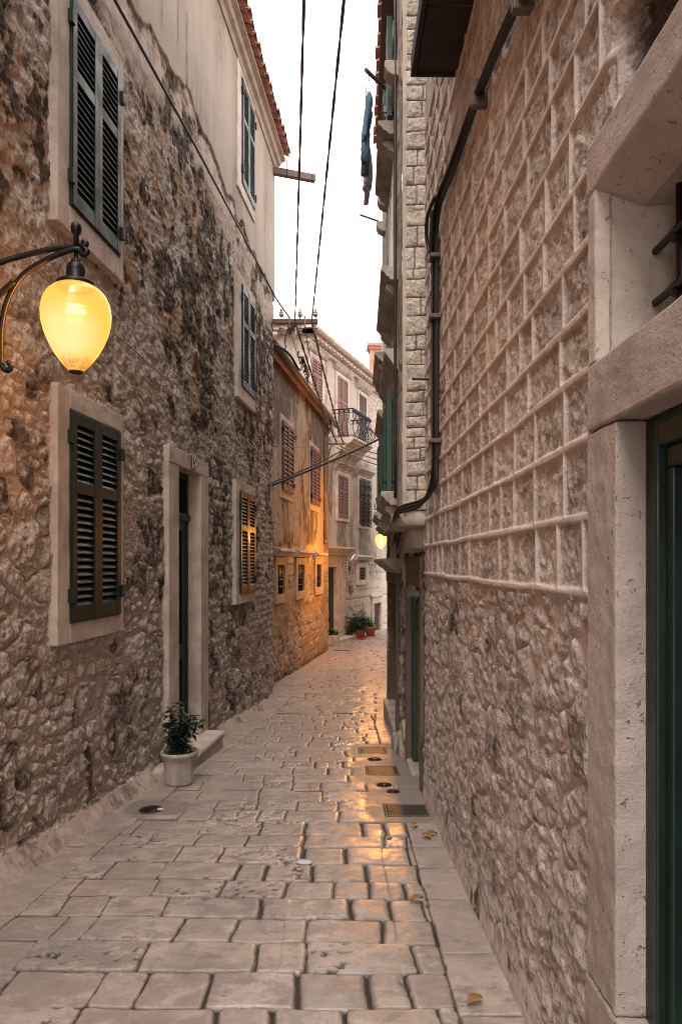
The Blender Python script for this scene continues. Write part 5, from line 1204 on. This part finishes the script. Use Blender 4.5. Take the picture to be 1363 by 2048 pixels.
# ------------------------------------------------------------------ plants
def leafmesh(mb, base, d, up, l, w, curl=.3, seg=4):
    d = d.normalized(); s = d.cross(up); s = s.normalized() if s.length > 1e-4 else d.orthogonal().normalized(); u = s.cross(d).normalized(); vs = []
    for i in range(seg + 1):
        t = i / seg; ww = w * (math.sin(math.pi * (t ** .75)) * .95 + .04); p = base + d * (l * t) - u * (curl * l * t * t)
        vs += [p - s * ww * .5 + u * ww * .12, p, p + s * ww * .5 + u * ww * .12]
    mb.add(vs, [(3 * i + j, 3 * i + j + 1, 3 * i + j + 4, 3 * i + j + 3) for i in range(seg) for j in (0, 1)], True)
rp = random.Random(21)
def rv_(z0=-.2, z1=.8):
    q = rp.uniform(0, 6.283); return Vector((math.cos(q), math.sin(q), rp.uniform(z0, z1))).normalized()
# grey stone pot by the door
px_, py_ = -1.352, 5.87; pz = g(py_) + .004
pt_ = thing('potted_plant', (px_, py_, pz), 'dark leafy plant in a pale grey pot beside the left doorstep', 'potted plant', 'potted plants along the alley')
MB().lathe((px_, py_, pz), [(.095, .0), (.112, .004), (.114, .016), (.106, .022), (.135, .19), (.140, .205), (.146, .21), (.147, .235), (.156, .24), (.160, .255), (.156, .27), (.148, .274), (.140, .268), (.132, .24), (.001, .235)], 36).build('pot', M['pot'], pt_)
MB().lathe((px_, py_, pz), [(.136, .232), (.12, .245), (.06, .252), (.001, .255)], 20).build('soil', M['soil'], pt_)
st_, fo = MB(), MB()
for k in range(13):
    q = rp.uniform(0, 6.28); r0 = rp.uniform(0, .06); top = Vector((px_ + rp.uniform(-.10, .13), py_ + rp.uniform(-.10, .10), pz + rp.uniform(.36, .62)))
    if k == 0: top = Vector((px_ - .005, py_, pz + .66))
    if k == 1: top = Vector((px_ + .17, py_, pz + .50))
    b0 = Vector((px_ + r0 * math.cos(q), py_ + r0 * math.sin(q), pz + .25)); mid_ = (b0 + top) / 2 + Vector((rp.uniform(-.03, .03), rp.uniform(-.03, .03), .02))
    pts = smoothpath([b0, mid_, top], 6); st_.tube(pts, [.005 - .003 * i / len(pts) for i in range(len(pts))], 5)
    for p in pts[2:]:
        for _ in range(3):
            d = rv_(-.3, .6); leafmesh(fo, p + d * .01, d, Vector((0, 0, 1)), rp.uniform(.05, .095), rp.uniform(.03, .05), rp.uniform(.1, .5))
    for _ in range(4): d = rv_(.0, .9); leafmesh(fo, top, d, Vector((0, 0, 1)), rp.uniform(.045, .08), rp.uniform(.03, .045), .3)
st_.build('stem', M['twig'], pt_); fo.build('foliage', M['leaf'], pt_)
gc = MB()
for k in range(150):
    q = rp.uniform(0, 6.28); r0 = rp.uniform(.03, .135); b0 = Vector((px_ + r0 * math.cos(q), py_ + r0 * math.sin(q), pz + .245)); d = rv_(.1, 1.2); leafmesh(gc, b0, d, Vector((0, 0, 1)), rp.uniform(.03, .07), .010, .4)
gc.build('undergrowth', M['fern'], pt_)
def terra(x, y, s, label, kind):
    z = g(y); t = thing('potted_plant', (x, y, z), label, 'potted plant', 'potted plants along the alley')
    MB().lathe((x, y, z), [(.17 * s, 0), (.20 * s, .005), (.205 * s, .03 * s), (.19 * s, .035 * s), (.001, .03 * s)], 28).build('saucer', M['terra'], t)
    MB().lathe((x, y, z), [(.13 * s, .03 * s), (.185 * s, .27 * s), (.20 * s, .275 * s), (.205 * s, .34 * s), (.195 * s, .345 * s), (.18 * s, .31 * s), (.001, .30 * s)], 28).build('pot', M['terra'], t)
    m = MB(); stem = MB()
    if kind == 'bush':
        for k in range(115):
            o = Vector((rp.gauss(-.10, .22), rp.gauss(0, .2), abs(rp.gauss(.14, .2)))) * s; top = Vector((x, y, z + .34 * s)) + o; b0 = Vector((x + rp.uniform(-.08, .08), y + rp.uniform(-.08, .08), z + .3 * s))
            top.x = min(top.x, x + .30 * s)
            if rp.random() < .25: top = Vector((x - rp.uniform(.25, .50) * s, y + rp.uniform(-.2, .1), z + rp.uniform(.0, .45) * s))
            pts = smoothpath([b0, (b0 + top) / 2 + Vector((0, 0, .12 * s)), top], 5); stem.tube(pts, .005, 4)
            for p in pts[2:]:
                for _ in range(7): d = rv_(-.5, .6); leafmesh(m, p + d * .03, d, Vector((0, 0, 1)), rp.uniform(.05, .11), rp.uniform(.018, .035), .35, 3)
    else:
        for k in range(46):
            d = rv_(.25, 1.8); leafmesh(m, Vector((x, y, z + .32 * s)), d, Vector((0, 0, 1)), rp.uniform(.35, .62) * s, rp.uniform(.03, .05), rp.uniform(.05, .35), 6)
        for k in range(220):
            p = Vector((x - .12 * s, y - .05, z + .40 * s)) + rv_(-.2, .6) * rp.uniform(.03, .24) * s; d = rv_(-.4, .7); leafmesh(m, p, d, Vector((0, 0, 1)), rp.uniform(.06, .11), .03, .4, 3)
        stem.tube([(x, y, z + .28 * s), (x, y, z + .4 * s)], .025, 6)
    stem.build('stem', M['twig'], t); m.build('foliage', M['fern'] if kind != 'bush' else M['leaf2'], t)
M['leaf2'] = leaf_mat('bushy_leaf', (.018, .04, .015), (.045, .08, .025), .5)
terra(.64, 23.4, 1.0, 'bushy fern-like plant spilling left from the nearer terracotta pot', 'bush')
terra(1.02, 24.4, 1.0, 'spiky yucca plant in the farther terracotta pot', 'spike')
z = g(21.5); t = thing('stone_planter', (-.3, 21.5, z), 'squat stone planter with low plants by the far portal', 'planter')
MB().wvprism(Wall(-.3, 0, 1), [(21.25, -.28), (21.25, .25), (21.75, .25), (21.75, -.28)], z, z + .31).build('trough', M['pot'], t, .02)
MB().box(-.54, -.09, 21.29, 21.71, z + .3, z + .318).build('soil', M['soil'], t)
m = MB()
for k in range(130):
    p = Vector((-.32 + rp.uniform(-.24, .24), 21.5 + rp.uniform(-.2, .2), z + .31)); d = rv_(.3, 1.8); leafmesh(m, p, d, Vector((0, 0, 1)), rp.uniform(.08, .26), .035, .25, 4)
m.build('foliage', M['leaf2'], t)

# ------------------------------------------------------------------ world, sun, camera
w = bpy.data.worlds.new('World'); scene.world = w; w.use_nodes = True; nt = w.node_tree; nt.nodes.clear()
sky = nt.nodes.new('ShaderNodeTexSky'); sky.sky_type = 'NISHITA'; sky.sun_disc = False; sky.sun_elevation = R(SUN_EL); sky.sun_rotation = R(SUN_AZ); sky.air_density = 1.0; sky.dust_density = 4.0; sky.ozone_density = 1.0
hs = nt.nodes.new('ShaderNodeHueSaturation'); hs.inputs['Saturation'].default_value = .22
mx = nt.nodes.new('ShaderNodeMix'); mx.data_type = 'RGBA'; mx.inputs[0].default_value = CLOUD; mx.inputs[7].default_value = CLOUD_COL
bg = nt.nodes.new('ShaderNodeBackground'); bg.inputs[1].default_value = SKY; ow_ = nt.nodes.new('ShaderNodeOutputWorld')
nt.links.new(sky.outputs[0], hs.inputs['Color']); nt.links.new(hs.outputs[0], mx.inputs[6]); nt.links.new(mx.outputs[2], bg.inputs[0]); nt.links.new(bg.outputs[0], ow_.inputs[0])
sl = bpy.data.lights.new('sun', 'SUN'); sl.energy = SUN; sl.angle = R(SUN_ANGLE); sl.color = (1, .93, .85)
so = bpy.data.objects.new('sun', sl); COL.objects.link(so)
az, el = R(SUN_AZ), R(SUN_EL)                      # azimuth from +Y toward +X
dirv = Vector((math.sin(az) * math.cos(el), math.cos(az) * math.cos(el), math.sin(el)))
so.rotation_euler = (-dirv).to_track_quat('-Z', 'Y').to_euler(); so.location = (0, 0, 20)
cam = bpy.data.cameras.new('camera'); co = bpy.data.objects.new('camera', cam); COL.objects.link(co); scene.camera = co
cam.sensor_fit = 'VERTICAL'; cam.sensor_height = 36; cam.sensor_width = 24; cam.lens = F / 2048 * 36; cam.shift_y = (HZ - 1024) / 2048; cam.clip_end = 500; cam.clip_start = .05
co.location = (0, 0, 0); co.rotation_euler = (R(90), 0, 0)
vs_ = scene.view_settings; vs_.view_transform = 'Standard'; vs_.look = 'None'; vs_.gamma = 1; vs_.exposure = EXPO
scene.cycles.use_denoising = True; scene.cycles.denoising_prefilter = 'NONE'; scene.cycles.use_adaptive_sampling = False; scene.cycles.sample_clamp_indirect = 4.0
scene.cycles.filter_width = 1.05; scene.cycles.max_bounces = 8; scene.cycles.diffuse_bounces = 5; scene.cycles.transparent_max_bounces = 8
